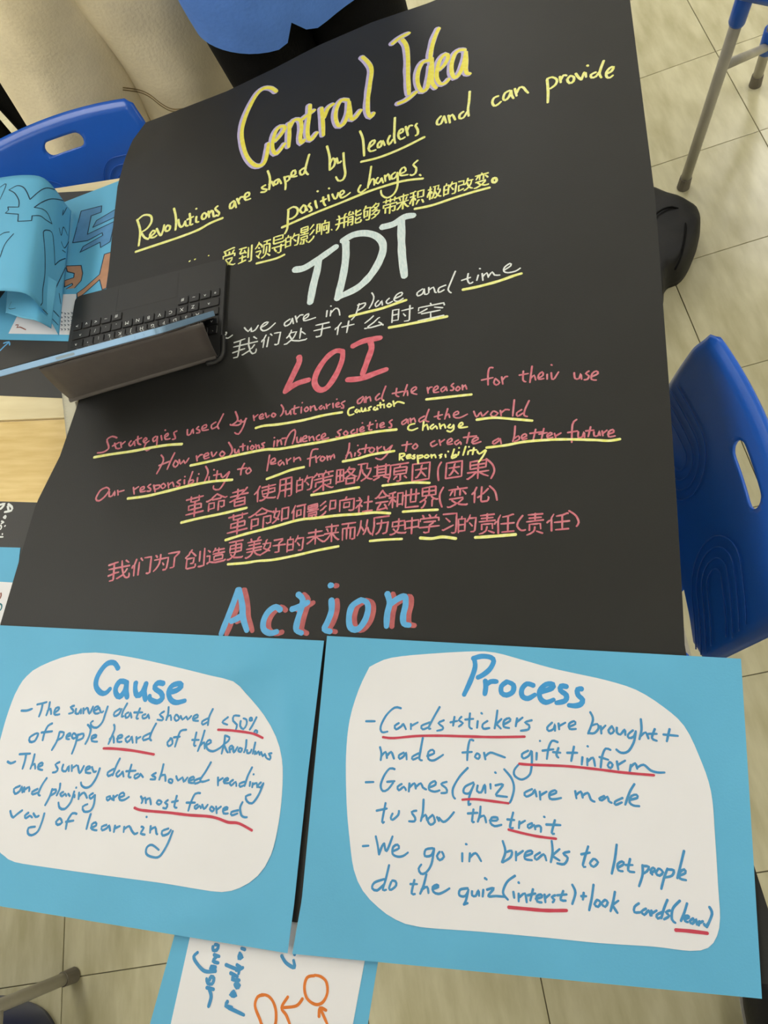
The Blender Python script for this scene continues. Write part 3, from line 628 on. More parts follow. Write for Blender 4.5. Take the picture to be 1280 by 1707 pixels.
words(*P_, cf, 'yellow', 3.9, """890,350 885,430 880,500 860,540|885,345 930,320 965,335 960,380 920,415 890,420|1010,310 985,345 1005,370 1030,350 1030,315 1010,305|1030,320 1045,350|1070,290 1055,310 1075,325 1080,350 1060,360|1110,270 1115,300 1125,330|1128,190 1133,195|1175,240 1180,290 1195,310|1155,275 1200,255""")
words(*P_, cd, 'yellow', 3.5, """108,620 115,660|112,575 116,580|135,615 150,645 165,640 175,605|190,625 215,605 205,590 185,610 195,640 230,625 255,605
325,555 308,590 325,605 360,580|395,430 385,500 372,575|378,555 400,515 415,520 415,555|440,505 425,530 440,545 460,520 462,505 475,540|485,490 490,530|488,505 508,480 515,500 520,520|555,470 530,490 535,515 560,500 570,470|570,475 570,560 545,615 500,640 465,620 460,590|590,480 625,460 615,435 590,455 590,490 640,485|705,390 675,420 695,440 690,475 665,490 655,485|718,485 726,492""")
def under(parent, key, crop, m, w, block, **k):
    for line in block.strip().split('\n'):
        if line.strip(): ink(parent, key, crop, m, w, line, name='underline', eps=.00034, taper=.1, **k)
under(*P_, cc, 'yellow', 4.7, "65,880 200,835 350,785 480,735 560,690 645,655")
under(*P_, cd, 'yellow', 4.7, """328,400 450,370 600,310 750,235
-200,838 0,750 200,670 400,590 600,530 740,512
685,714 800,690 950,640 1080,600 1185,572""")
under(*P_, cf, 'yellow', 4.2, "628,785 730,760 800,740 858,712")
ink(*P_, cg, 'yellow', 4.6, "1158,128 1165,114 1182,112 1188,128 1176,142 1160,138 1158,124")
ink(*P_, cf, 'yellow', 2.6, "1243,505 1248,510|76,768 84,762|120,752 128,748|234,720 238,720")
cjk(*P_, cf, 'yellow', 3.1, [('受',405,735,105,150),('到',535,712,112,140),('领',680,668,128,150),('导',808,628,105,150),('的',922,592,112,112),('影',1045,548,118,150),('响',1172,492,104,118)], -.28, sh=.05)
cjk(*P_, cg, 'yellow', 3.1, [('并',122,412,84,104),('能',212,380,95,104),('够',328,342,115,112),('带',455,302,104,112),('来',545,272,85,112),('积',640,246,100,104),('极',760,206,98,96),('的',868,182,88,92),('改',975,156,105,88),('变',1085,122,104,104)], -.28, sh=.05)
words(*P_, ch, 'pale', 12.5, """470,425 530,415 620,360 740,275|625,365 615,430 590,530 570,640
800,250 800,350 780,480 745,615|780,240 850,200 930,190 1000,210 1040,260 1030,340 970,450 880,540 760,600
1035,150 1110,130 1180,85 1240,75|1160,110 1160,220 1165,340 1180,470""", label='broad pale blue heading letter')
words(*P_, ch, 'white_ink', 2.8, """15,860 30,835 25,830|20,865 40,868 68,848
145,800 170,825 190,800 190,825 215,815 235,785|250,800 280,785 300,765 275,770 250,800 265,820 300,810 345,770
440,745 405,770 410,790 440,775 455,740|455,740 462,775|475,725 485,765|482,745 505,720 525,718|530,745 555,730 560,710 530,730 530,755 560,750 605,735
680,690 675,730|703,660 707,662|705,690 700,725|705,705 735,675 755,685 762,720""")
words(*P_, ci, 'white_ink', 2.8, """150,335 140,370 125,410 100,440|140,345 190,330 180,355 140,380|232,265 245,290 235,330 215,365|275,315 255,335 260,355 285,335 295,315 300,345|345,300 325,320 335,335 365,320|375,305 425,280 425,262 395,275 375,310 400,320 435,300
560,240 525,265 530,285 560,270 570,240|570,240 575,275 595,270|600,230 600,265|605,245 630,228 640,260 650,262|710,215 665,235 665,262 700,245|772,125 745,190 725,245 745,265
855,140 850,180 865,205 885,195|812,185 870,165|920,150 910,185|928,108 934,110|945,140 950,185|950,160 975,135 985,165|985,160 1010,130 1025,150 1060,150|1085,120 1130,90 1125,75 1090,100 1085,125 1110,135 1160,125 1192,105""")
under(*P_, ci, 'yellow', 5.2, """88,418 200,390 300,365 400,330 455,312
820,245 920,225 1050,190 1150,155 1200,140
342,490 430,475 560,450 720,418""")
cjk(*P_, ch, 'white_ink', 2.8, [('我',150,925,168,125),('们',315,880,122,90),('处',482,850,152,98),('于',645,815,112,88),('什',792,800,128,84)], -.22, sh=.15)
cjk(*P_, ci, 'white_ink', 2.8, [('么',247,450,128,84),('时',430,405,138,108),('空',615,380,175,108)], -.2, sh=.05)
words(*P_, cj, 'red', 10.2, """265,205 270,240 220,350 160,475|165,465 250,410 345,380
600,165 550,160 480,210 410,310 385,400 420,455 480,440 550,340 595,230 600,160
675,125 760,85 890,60|810,90 820,140 790,230 750,340|635,380 740,370 850,330 935,300""", label='broad coral heading letter')
words(*P_, ck, 'pink', 3.1, """220,360 190,350 155,370 160,400 165,430 130,455 90,460|205,395 215,430 240,430|190,415 235,390|245,390 250,425|250,405 275,385|315,380 300,400 310,415 330,395 335,380 340,412|360,350 360,395 380,405|345,375 385,360|400,385 420,370 410,360 395,380 410,395 435,380|415,395 402,425 420,445 445,430|480,350 460,365 465,385 485,370 490,350|490,355 485,410|515,345 520,375|541,308 545,311|540,355 560,345 560,330 540,345 545,370 575,365|620,315 600,325 605,345 610,365 590,370
690,305 690,340 710,335 725,300 730,330|765,285 750,300 770,310 770,325 750,328|785,300 815,290 815,272 790,285 790,310 830,305|880,255 850,275 855,300 885,285|930,200 905,250 890,280 900,300
1010,185 1025,240 985,275 975,270|985,275 1030,275 1050,255 1020,245|1045,240 1060,255 1085,230|1080,230 1060,290 1030,335 1005,325
1130,210 1135,245|1135,225 1160,205|1170,225 1195,215 1190,200 1170,215 1175,235 1200,228|1210,195 1220,225 1235,210|1262,195 1250,210 1265,222 1278,205 1262,195|1315,140 1330,165 1325,195 1310,215|1345,180 1350,205 1370,195 1375,175 1380,205|1405,145 1400,195 1415,200|1385,170 1435,155|1450,155 1448,195|1455,125 1457,127|1485,155 1470,170 1480,185 1498,170 1485,153|1510,150 1512,182|1515,160 1535,145 1545,175 1555,170|1585,145 1568,160 1580,170 1598,152 1605,168|1615,135 1620,165|1620,150 1640,135|1660,130 1662,160|1685,102 1688,104|1680,145 1700,135 1697,125 1680,135 1685,155 1710,150|1740,115 1715,130 1730,145 1730,162 1715,160
515,475 530,510 485,600|605,460 580,510 555,570|500,545 575,515|610,510 595,540 610,555 630,530 610,510|635,505 645,535 665,510 675,530 700,495
750,480 755,515|755,495 775,475 790,472|800,485 830,475 825,460 800,475 805,500 835,490|850,455 860,485 885,455|920,450 905,470 920,485 940,465 920,448|965,390 988,430 985,460 970,480|1005,435 1008,460 1025,455 1030,435 1035,460|1060,400 1060,445|1040,420 1075,412|1092,415 1092,442|1107,382 1110,385|1120,412 1110,428 1120,438 1135,422 1120,410|1145,405 1150,435|1150,418 1165,408 1170,430|1205,392 1185,400 1195,410 1198,425 1182,428
150,690 110,710 80,765 100,780 140,750 170,705 150,690|170,720 168,750 190,745 205,715 205,745|225,710 228,742|230,720 268,710
330,690 335,735|335,705 365,685|375,710 400,700 400,685 378,695 378,720 410,715|445,670 425,685 445,700 440,715 420,715|465,675 475,720|470,680 505,675 500,695 472,705|530,665 512,680 525,698 545,680 530,663|560,660 565,695|565,675 590,655 600,685|645,640 620,655 640,668 632,685 615,682|670,640 670,668|672,618 675,620|725,585 695,670|698,650 725,640 730,655 700,670|758,625 755,655|765,600 768,603|812,550 828,590 805,650|835,620 833,645|866,572 870,575|890,580 882,640|865,610 915,600|915,605 925,625 970,585|970,590 935,660 900,705 865,700 865,680
1070,530 1050,570 1045,608|1025,570 1085,560|1100,560 1080,580 1090,600 1115,580 1100,558""")
words(*P_, cl, 'pink', 3.1, """660,165 625,190 628,212 650,200 665,170 670,205|680,165 680,205|685,180 705,165 712,195|770,145 745,170 750,190 775,175|812,95 795,140 785,180 800,190
885,110 880,155 900,165|855,145 930,130|955,85 930,160|935,140 955,125 958,158|985,135 1015,115 1010,100 985,115 985,140 1020,150
70,460 65,500|68,438 72,440|90,455 88,495|92,470 110,452 118,485|205,385 180,400 150,450 140,490|120,445 150,440|205,388 210,400 203,440 190,480|220,435 222,470 240,465 245,435 248,468|258,450 285,440 280,425 258,440 262,465 288,460|300,430 305,460|305,445 325,430 335,458|370,420 350,435 355,455 375,450|385,440 410,425 405,410 385,425 388,450 432,440
515,385 490,400 505,415 500,435 480,432|545,395 530,410 545,425 560,408 545,393|600,385 580,400 590,415 610,405|622,380 620,408|655,340 658,342|640,390 665,378 660,365 640,380 645,400 670,392|708,335 700,385 720,385|690,360 728,348|755,345 752,375|745,325 748,328|775,360 800,350 795,338 775,350 780,372 805,365|855,320 835,335 850,350 848,370 832,370
950,315 920,335 925,352 950,335 958,315 962,345|975,310 980,340|980,325 1000,308 1010,335|1070,295 1035,315 1040,335 1075,315|1100,250 1085,290 1078,325 1100,332
1165,265 1160,310 1175,315|1135,300 1190,285|1225,245 1205,315|1210,295 1230,280 1238,305|1264,290 1297,279 1291,263 1267,276 1267,301 1302,307 1357,282
38,555 20,660|45,610 75,595 70,575 48,590 48,615 80,610|115,590 95,605 105,625 125,600 135,620|150,580 155,615|155,595 180,575|200,570 200,600|205,585 235,570 245,590
360,515 325,520 310,570 305,630|290,580 345,565|345,560 350,605|350,580 375,560|385,565 375,585 390,595 408,575 388,563|420,560 425,590|425,572 440,560 445,585|447,570 465,550 470,575
570,475 565,520 545,580|548,560 575,535 585,570|608,540 605,562|640,515 625,530 645,545 630,560|625,490 628,492|682,485 672,540|650,515 705,505|715,505 700,525 720,540 738,515 718,503|755,500 758,540|758,515 785,498|800,500 810,525 855,490|855,490 820,550 780,585 745,575
955,465 945,530|920,490 985,480|1010,480 990,500 1005,515 1025,495 1010,478""")
words(*P_, cl, 'yellow', 3.4, """600,235 570,245 560,270 570,290 600,280|620,250 608,262 620,272 632,255 640,268|650,240 652,262 668,262 675,240 680,262|715,232 698,240 705,255 690,258|740,235 730,248 745,255 755,240 758,252|775,205 778,240|755,225 792,218|800,215 802,240|795,190 798,195|835,210 820,225 835,235 850,222 835,210|862,195 868,230|870,215 890,200 915,203 935,210
1005,345 970,355 960,380 985,390 1025,375|1065,330 1058,390|1060,370 1085,350 1095,385|1130,350 1108,368 1120,382 1145,360 1155,380|1170,345 1178,380|1178,365 1200,350 1210,375|1242,350 1226,367 1248,374 1264,352|1264,356 1264,383 1242,400 1220,392|1297,367 1326,352 1319,337 1302,350 1302,372 1357,367""")
words(*P_, cm, 'pink', 3.1, """45,205 50,240|48,225 60,205 75,203|85,225 110,210 105,195 85,210 85,235 115,232|150,200 128,215 135,232 155,215 158,200 165,225|205,180 190,195 205,205 200,222 185,222|230,200 218,215 230,225 245,210 230,198|258,190 260,220|262,205 275,190 285,215
445,85 425,85 415,120 415,190|375,160 445,145|460,150 450,175 465,190 485,175 460,150|498,140 505,185|503,160 520,140 535,138
630,105 628,160 645,170|605,130 660,120|683,75 670,175|675,150 695,130 705,160|720,150 750,130 745,110 722,130 725,155 755,150|775,125 775,155|800,66 805,70|800,115 805,155 820,150|820,150 845,110
940,115 945,150 970,150 980,120 985,155|1030,105 1010,120 1030,135 1020,155 1000,158|1045,140 1085,120 1075,105 1050,120 1045,155 1075,160
328,350 345,385 370,355 380,380 415,350|445,350 430,370 450,382 475,362 450,348|490,345 495,378|495,360 520,340 545,342|575,280 565,380|620,340 590,360 595,380 630,360|665,285 640,340 635,375 655,382
90,530 65,545 75,565 105,550|118,525 125,558|125,540 150,522|165,545 195,530 190,515 168,530 170,552 198,548|235,525 212,538 222,555 245,535 250,552|300,480 285,545|265,510 345,500|315,540 355,520 345,508 320,525 325,548 372,535
480,515 445,535 450,550 480,530 488,515 495,548
580,440 575,500 565,535|570,520 600,500 605,520 575,535|620,515 650,500 640,488 620,500 625,522 652,515|705,460 690,525|670,485 750,475|755,455 740,520|725,490 775,480|775,505 805,490 795,480 775,495 782,515 810,508|820,485 828,515|828,500 860,482
955,400 930,430 925,540|900,480 960,470|965,475 965,510 990,505 1000,475 1003,510|1040,445 1025,505|1010,470 1060,465|1060,475 1062,500 1085,498 1092,470 1098,498|1110,470 1115,500|1115,485 1140,465|1145,490 1180,478 1175,462 1150,475 1150,505 1190,500""")
under(*P_, ck, 'yellow', 4.7, """68,490 180,470 320,450 450,425 560,408 655,402
292,765 420,748 560,715 700,680 850,652 990,640""")
under(*P_, cl, 'yellow', 4.7, """-55,375 0,360 100,350 250,325 400,290 522,270
-490,625 -350,595 -200,560 0,520 100,515 250,490 400,465 600,425 750,400 885,385
18,715 100,685 180,655 268,635
525,598 620,580 720,552 870,528
315,822 430,805 540,785 635,770""")
under(*P_, cm, 'yellow', 4.7, """38,278 130,268 220,258 315,248
345,402 450,390 570,398 685,408
405,572 520,558 650,535 850,522 1050,525 1150,530 1220,520""")
ink(*P_, co, 'yellow', 3.4, """470,75 468,120|468,75 500,72 505,85 475,100|475,100 495,120|520,95 550,90 545,80 522,88 525,108 555,102|580,82 565,90 580,98 575,110 560,108|600,85 605,145|602,90 635,85 635,100 605,108|665,82 650,95 665,105 685,92 668,80|700,80 705,105|705,92 725,80 735,103|780,78 760,85 775,95 765,105|805,80 808,100|825,55 828,60|870,40 850,105|850,95 885,80 885,95 855,108|905,60 898,85|905,30 908,32|955,20 935,85|975,55 970,80|978,22 980,25|1015,30 1005,80|985,50 1035,45|1040,55 1055,75 1100,45|1105,50 1080,95 1050,135""", eps=.0004)
cjk(*P_, cn, 'pink', 3.3, [('革',158,430,140,168),('命',325,400,164,140),('者',495,360,144,138),('使',695,325,172,130),('用',845,290,110,148),('的',995,255,124,122),('策',1140,235,160,158),('革',485,565,158,168),('命',665,520,205,168),('如',812,490,124,118),('何',950,475,112,128),('影',1088,464,150,124)], -.24, sh=.05)
cjk(*P_, co, 'pink', 3.3, [('略',80,235,158,128),('及',212,208,118,128),('其',335,205,124,114),('原',458,212,152,132),('因',625,205,132,130),('因',868,190,122,118),('果',1045,190,168,138),
    ('响',42,448,188,112),('社',208,445,128,120),('会',340,415,112,148),('和',440,410,108,118),('世',550,400,125,138),('界',684,392,138,152),('变',895,385,155,150),('化',1062,372,132,120)], -.14, sh=.05)
cjk(*P_, cp, 'pink', 3.2, [('我',130,415,172,148),('们',302,385,150,138),('为',450,355,112,130),('了',545,335,88,118),('创',708,325,152,150),('造',872,300,150,118),('更',1018,260,124,138),('美',1160,240,130,150)], -.2, sh=.08)
cjk(*P_, cq, 'pink', 3.2, [('好',122,272,178,116),('的',285,255,128,120),('未',437,205,132,118),('来',562,175,122,138),('而',690,165,112,128),('从',810,135,110,118),('历',936,120,128,138),('史',1070,125,128,120),('中',1172,120,108,128)], -.14, sh=.04)
cjk(*P_, cr, 'pink', 3.2, [('学',115,190,150,136),('习',262,190,108,148),('的',392,190,136,128),('责',537,190,124,148),('任',665,190,152,138),('责',890,190,130,158),('任',1062,178,170,128)], -.1, sh=.02)
words(*P_, co, 'pink', 3.3, """775,135 755,170 750,220 755,270
1105,110 1150,150 1165,200 1140,255
790,320 765,370 765,420 780,465
1130,310 1170,350 1185,415""", name='bracket')
words(*P_, cr, 'pink', 3.3, """800,130 770,170 760,210 790,240 820,235
1140,95 1190,130 1212,180 1195,210""", name='bracket')
under(*P_, cn, 'yellow', 4.7, """55,555 200,520 350,490 480,460 555,442
392,688 550,640 750,590 950,535 1080,520 1250,500 1400,490 1530,478 1648,484""")
under(*P_, co, 'yellow', 4.6, """342,308 450,295 570,285 690,288
492,500 600,492 750,485""")
under(*P_, cq, 'yellow', 4.4, """-230,415 -100,405 0,390 120,380 300,345 450,310 615,278
852,238 960,228 1098,222""")
under(*P_, cr, 'yellow', 5.4, """45,295 130,300 210,288 310,300
450,292 560,285 750,270""")
for word in """140,85 110,170 75,260 32,368|145,85 165,180 170,260 195,345|95,285 130,270 160,250
405,215 375,195 330,225 300,280 300,335 340,360 385,350
515,115 545,150 530,220 510,290 505,340 540,360|475,210 520,195 580,165
725,150 725,220 700,290 680,335 720,350|715,60 730,60
905,155 855,190 835,260 845,325 890,335 935,280 955,210 945,165 905,150
1075,110 1090,170 1075,240 1070,320|1090,180 1140,145 1185,130 1190,180 1175,250 1180,300 1215,310""".split('\n'):
    o = ink(*P_, cs, 'rose', 9.5, word, off=(9, .5), label='dull red shadow of a heading letter')
    ink(o, 'poster', cs, 'cyan', 10.5, word, eps=.0003, label='light blue heading letter')

C_ = (cause_paper, 'cause_paper'); R_ = (process_paper, 'process_paper')
words(*C_, ct, 'inkblue2', 8.6, """970,170 940,125 890,125 840,170 795,250 790,320 830,370 870,370 905,335
1030,280 985,275 950,330 955,380 985,400 1025,350 1040,280|1040,280 1035,350 1045,410
1115,285 1110,340 1125,390 1165,370 1200,290|1200,290 1185,360 1195,430""", label='broad blue heading letter')
words(*C_, cu, 'inkblue2', 8.6, """250,235 205,230 180,270 230,310 240,350 200,380 145,360 140,330
310,300 350,290 390,260 380,235 320,250 290,300 305,360 350,385 420,370""", label='broad blue heading letter')
words(*C_, ct, 'inkblue', 3.5, """175,515 220,515 265,500
305,465 350,455 385,445|350,460 340,510 320,565|410,445 400,500 380,555|390,520 415,500 420,545|445,535 480,510 485,490 460,495 445,530 455,550 490,545
610,475 580,485 600,510 600,530 565,540|625,500 620,535 645,540 665,500 665,540|685,495 685,540|688,515 715,490|720,495 735,540 765,480|775,515 805,500 805,480 780,490 770,520 785,540 815,535|815,490 830,530 850,520|885,480 865,540 840,610 795,655 755,645 745,615 765,600
985,500 940,530 940,560 975,545 1000,500|1045,455 1010,520 1000,565 1015,560|1055,530 1030,545 1035,575 1060,560 1070,530 1080,575|1150,495 1120,575 1135,580|1100,530 1170,530|1195,545 1170,555 1175,580 1205,570 1215,545 1225,580
290,705 245,735 245,770 285,765 315,705 290,705|430,620 395,640 365,700 350,760|340,695 430,685
490,690 470,760 425,840|490,690 525,695 510,735 465,760|545,730 575,720 575,700 550,715 545,745 570,750|605,700 590,725 605,745 630,725 610,700|640,710 620,790 590,870|640,715 685,705 680,740 635,760|720,630 745,665 730,730 700,790|755,745 790,730 785,715 755,725 755,765 800,770
935,630 940,670 890,790|900,750 930,725 935,780|960,745 1000,735 1000,715 970,725 965,770 1000,770|1060,725 1030,745 1045,775 1075,745 1080,725 1090,780|1120,730 1120,780|1120,750 1155,730|1234,700 1178,729 1178,758 1221,744|1282,620 1248,685 1229,742 1243,761""")
words(*C_, cu, 'inkblue', 3.5, """255,455 220,480 245,505 240,525 200,520|290,420 285,480 270,525|275,500 305,485 310,525|350,480 335,505 350,530 375,510 355,480|385,490 400,520 430,495 440,520 470,490|485,515 520,500 515,480 488,495 485,525 525,530|600,510 555,535 560,560 595,540|640,435 610,500 600,565
760,500 715,540 755,560|850,490 805,490 800,530 830,560 820,600|860,530 855,570 880,595 905,560 905,520 880,510|935,505 930,525 950,525 945,505 935,505|985,500 955,560 930,600|975,605 965,625 985,630 990,610 975,603
310,670 280,700 290,730 320,710 315,670 300,668|430,600 385,610 360,670 340,735|330,660 380,655
510,620 490,720 505,725|475,680 530,680|575,605 550,690 520,770|535,730 570,700 575,750|590,720 625,700 615,680 590,700 595,750 640,770 700,740 740,700
735,645 730,700 708,790|735,645 770,660 760,690 725,715|725,715 750,770 760,780|770,760 795,745 790,725 770,740 775,780|800,735 805,780 835,735|850,745 840,765 860,775 870,750 850,743|905,680 900,740 885,780|910,760 912,785 935,780 945,755|975,700 955,790|975,770 972,795|985,790 1000,770 1010,800|1020,775 1035,810 1050,790 1060,820|1105,785 1080,790 1095,810 1090,835 1065,825""")
words(*C_, cv, 'inkblue', 3.5, """62,145 90,160 128,145
160,85 250,80|215,85 205,140 185,205|285,85 270,150 250,205|258,180 285,165 290,205|310,190 350,175 345,155 318,170 315,205 350,215
490,150 455,170 475,205 460,230 432,235|520,170 510,215 540,225 565,180 565,225|590,175 590,225|592,200 630,175|640,180 655,240 690,180|705,215 740,200 735,185 710,195 705,235 745,240|755,190 770,230 790,225|820,200 790,280 745,345 700,360 670,340 665,315
935,205 885,235 890,265 930,245|985,120 955,180 925,260|980,220 955,245 965,270 1000,240 1005,225 1015,270|1080,170 1055,265 1075,275|1035,225 1115,220|1135,245 1105,260 1110,285 1145,265 1150,245 1175,275
165,345 115,370 125,410 165,385 180,350 185,400|200,355 200,395|205,375 240,355 240,390|310,370 265,395 270,415 310,400|385,280 345,340 315,410 330,425
430,370 410,430 370,505|425,380 460,375 455,400 415,425|495,325 490,370 465,425|520,395 495,410 510,430 535,410 545,430|560,410 575,430|610,390 580,480 530,535 490,525 480,480|625,358 628,362|612,420 612,440|650,400 645,455|650,430 690,400 715,445|765,405 735,425 745,450 780,420|780,420 770,500 740,550 690,555 680,515 720,495
905,430 875,440 885,465 910,445 925,460|930,425 935,465|938,440 965,420|975,440 1020,425 1010,400 980,420 985,460 1020,460 1060,435
85,550 95,590 110,605|110,605 150,570 185,545|235,565 205,590 215,610 245,590 265,605|275,570 295,600 320,590|365,570 345,640 310,720 260,750 230,735 235,690 290,680
490,610 460,640 475,665 510,645 495,610|630,575 595,570 555,630 540,700|540,640 605,630
745,575 725,640 710,700|745,690 790,670 785,645 755,660 755,700 795,710|875,665 835,680 840,710 880,690 895,670 905,715|945,670 935,725|940,695 985,675|1020,680 1015,725|1020,700 1060,675 1080,710 1105,740 1130,730|1160,680 1180,690 1155,735 1190,745|1202,598 1206,602|1237,674 1232,731|1237,705 1274,684 1284,736 1294,741|1383,695 1331,716 1336,752 1383,736 1403,705|1419,715 1372,829 1310,923 1248,928 1201,902 1206,850 1248,829 1305,871""")
words(*C_, cw, 'inkblue', 3.5, """190,135 155,155 180,165 185,185 145,185|250,65 235,130 215,190|225,160 260,150 265,200|295,185 290,205 315,215 320,190 300,183|350,160 365,195 400,170 410,205 440,170|450,195 490,185 485,165 455,180 450,210 490,215|545,175 495,195 500,220 540,205|625,50 585,120 540,190 560,205 610,190
680,170 680,235|680,200 720,175|725,200 760,190 755,175 728,190 730,215 765,215|800,190 775,210 785,235 820,205 825,240|890,205 850,220 855,245 890,230|950,90 915,160 890,240|935,205 930,240|960,145 964,148|955,215 950,250|960,225 985,215 990,250|1020,210 995,235 1015,250 1040,215|1038,220 1000,310 950,375 910,360 900,320 940,305
70,320 85,350 75,375|80,350 105,330 110,375|112,350 140,335 150,385|210,350 195,370 215,385 235,365 215,350|285,350 260,370 280,385 270,415 245,410|355,315 335,400 355,410|315,365 365,355
540,295 500,300 465,370 445,435|430,370 500,370|520,385 495,400 505,420 535,395 545,415|555,385 570,420 600,385|630,400 615,420 635,440 650,420 630,400|665,400 670,455|672,425 705,400|720,430 755,420 750,405 722,418 725,455 760,455|840,430 785,445 790,470 835,455|875,365 855,410 865,470 890,485 910,485""")
under(*C_, cu, 'inkred', 3.8, "680,600 780,605 900,620 970,635 1035,665")
under(*C_, ct, 'inkred', 3.8, "850,825 950,828 1100,845 1265,875")
under(*C_, cw, 'inkred', 3.8, "20,410 80,430 300,450 450,468 600,478 680,495 760,525 830,530 880,550 950,590")
words(*R_, cy, 'inkblue2', 8.2, """160,90 170,170 130,290 70,420|150,95 230,75 310,85 335,120 300,190 240,240 190,265
260,290 265,350 255,415|265,330 310,300 365,300
455,300 405,340 405,400 450,420 505,390 510,330 455,300
690,335 630,320 585,370 590,430 640,450 705,415
760,390 850,360 860,325 800,325 745,380 750,450 800,485 870,460
985,345 935,340 930,380 980,420 970,470 890,490
1120,365 1080,370 1085,420 1125,460 1110,500 1060,515 1000,510""", label='broad blue heading letter')
words(*R_, cx, 'inkblue', 3.6, """85,522 150,522
335,430 290,425 230,480 190,560 200,600 240,595|320,535 290,555 300,580 340,555 350,540 370,580|405,540 405,580|408,555 455,530|540,530 480,555 490,580 530,565|610,420 570,490 530,570 545,575|640,515 600,535 630,560 630,580 590,590
685,530 735,520|715,490 705,555
765,490 745,515 775,535 745,560|825,465 820,560 840,575|790,510 850,505|880,520 875,570|905,463 912,470|950,520 915,545 920,575 965,570|1020,445 1010,520 1000,575|1010,545 1050,505|1015,545 1045,575|1065,545 1110,520 1105,500 1070,515 1065,560 1105,570|1160,500 1150,560|1155,530 1200,495|1265,515 1215,530 1245,550 1240,580 1185,590
185,705 195,750 190,800|195,770 225,740 235,785|238,765 265,740 285,790|355,745 320,765 325,790 355,770 370,745 375,795|460,750 415,775 420,795 455,780|490,640 475,720 465,790 485,800|520,770 570,750 560,725 530,740 530,790 570,800 635,760
850,660 825,655 810,720 805,800|770,745 840,740|875,750 860,775 885,790 895,765 878,750|925,745 935,795|935,770 970,745 1020,760 1075,780""")
words(*R_, cz, 'inkblue', 3.6, """300,190 265,225 275,250 310,235 320,200 320,250|345,195 350,240|350,215 395,190|420,220 465,200 455,180 420,200 425,235 470,235
570,115 590,170 555,270|560,265 600,265 630,230 620,200 575,215|645,215 650,270|650,240 680,210|725,215 700,245 715,270 740,250 725,215|760,225 760,260 785,275 815,240 820,280|875,245 840,275 845,300 880,290 895,250|895,255 880,330 840,395 790,405 755,380|930,165 935,240 920,310|930,285 965,260 985,305|1030,235 1010,300 1045,320|985,270 1045,270
1090,275 1195,285|1135,235 1115,325
130,390 85,415 95,445 135,425 150,390|155,395 155,480 140,560 85,595 35,570 30,530 60,490|190,405 188,455|212,320 216,322|340,330 300,320 275,370 262,450|230,390 310,380|345,370 330,420 345,440|305,400 360,405
405,405 480,405|455,360 435,465
515,435 510,490|550,357 556,362|550,445 550,495|555,465 590,440 605,500|715,385 680,375 655,430 645,510|635,435 700,455|710,470 695,495 715,515 730,490 712,470|760,465 770,525|770,490 820,460|860,490 850,545|855,510 890,480 905,520|905,510 950,490 1000,530 1050,545 1100,545""")
words(*R_, cA, 'inkblue', 3.6, """82,188 140,186
290,95 255,90 215,140 190,210 205,250 240,240 280,190|235,185 290,180|340,200 310,220 320,245 355,220 370,245|395,195 390,255|395,225 430,195 440,235|442,220 475,195 490,225 515,240|535,225 580,205 575,180 540,200 535,240 575,255 610,245|660,185 620,200 655,230 660,260 620,265
810,85 750,150 705,230 705,285 720,305
850,190 790,220 780,260 820,265 855,200|850,210 820,290 815,350 830,340|880,210 875,250 905,260 930,205 935,265|970,200 972,235|1003,117 1010,123|1005,210 1060,205 1010,275 1030,285 1090,292
1068,95 1120,160 1138,230 1120,310 1105,335
225,335 200,470 215,470|160,390 235,375|275,410 262,440 275,455 315,420 320,390
445,390 410,400 435,440 430,465 390,465|495,310 490,400 475,465|480,440 510,420 520,460|560,420 525,455 545,490 575,470 565,425|590,435 605,465|605,440 635,470 670,450 712,400
850,380 840,465 855,470|808,410 880,405|900,360 895,420 880,470|890,440 925,425 940,475|965,460 1015,460 1020,440 980,440 970,475 1000,500 1050,490""")
words(*R_, cB, 'inkblue', 3.6, """270,215 210,245 225,275 275,250 290,220 305,275|330,235 335,300|335,265 385,235|405,265 460,245 450,225 410,245 410,290 450,295 500,285
610,230 620,290|620,260 655,235 670,285|672,265 710,245 735,300 765,315|840,270 800,290 820,305 865,275 875,310 900,325|985,285 925,315 930,340 980,320|1078,175 1040,240 1005,340|1040,300 1100,285 1095,260 1055,270 1040,320 1070,345 1118,350
120,400 95,515 120,522|72,455 130,460|170,470 165,525|170,490 215,465|270,485 235,500 245,525 285,500 295,535|300,510 325,505 340,520 338,555|363,433 370,438|450,460 425,560 445,568|380,495 495,500""")
words(*R_, cC, 'inkblue', 3.6, """62,130 105,127
155,60 170,130 178,190|178,190 200,130 215,110|215,110 232,165 275,60|280,165 320,145 310,120 280,135 275,185 310,205 350,200 385,175
560,145 510,155 505,200 550,195 570,145|570,150 550,260 510,320 475,325 460,290 480,260|610,170 590,200 610,230 640,205 625,170
770,180 770,240|795,115 803,118|825,180 820,240|825,210 865,180 905,238
215,365 145,390 130,430 165,445 215,400|250,265 225,370 205,440 230,440|265,385 250,430 265,440 300,410 295,380 270,375
430,370 410,465 435,470|400,400 450,400|515,330 495,410 470,470|480,440 520,420 530,465|560,435 600,420 590,405 560,420 565,455 600,470 640,455 680,430
810,430 755,440 750,480 790,485 815,440|812,450 795,520 780,545|780,545 810,535|840,450 840,480 865,485 885,445 890,485|920,440 915,490|930,357 945,368|945,440 995,430 955,485 1010,485 1070,490""")
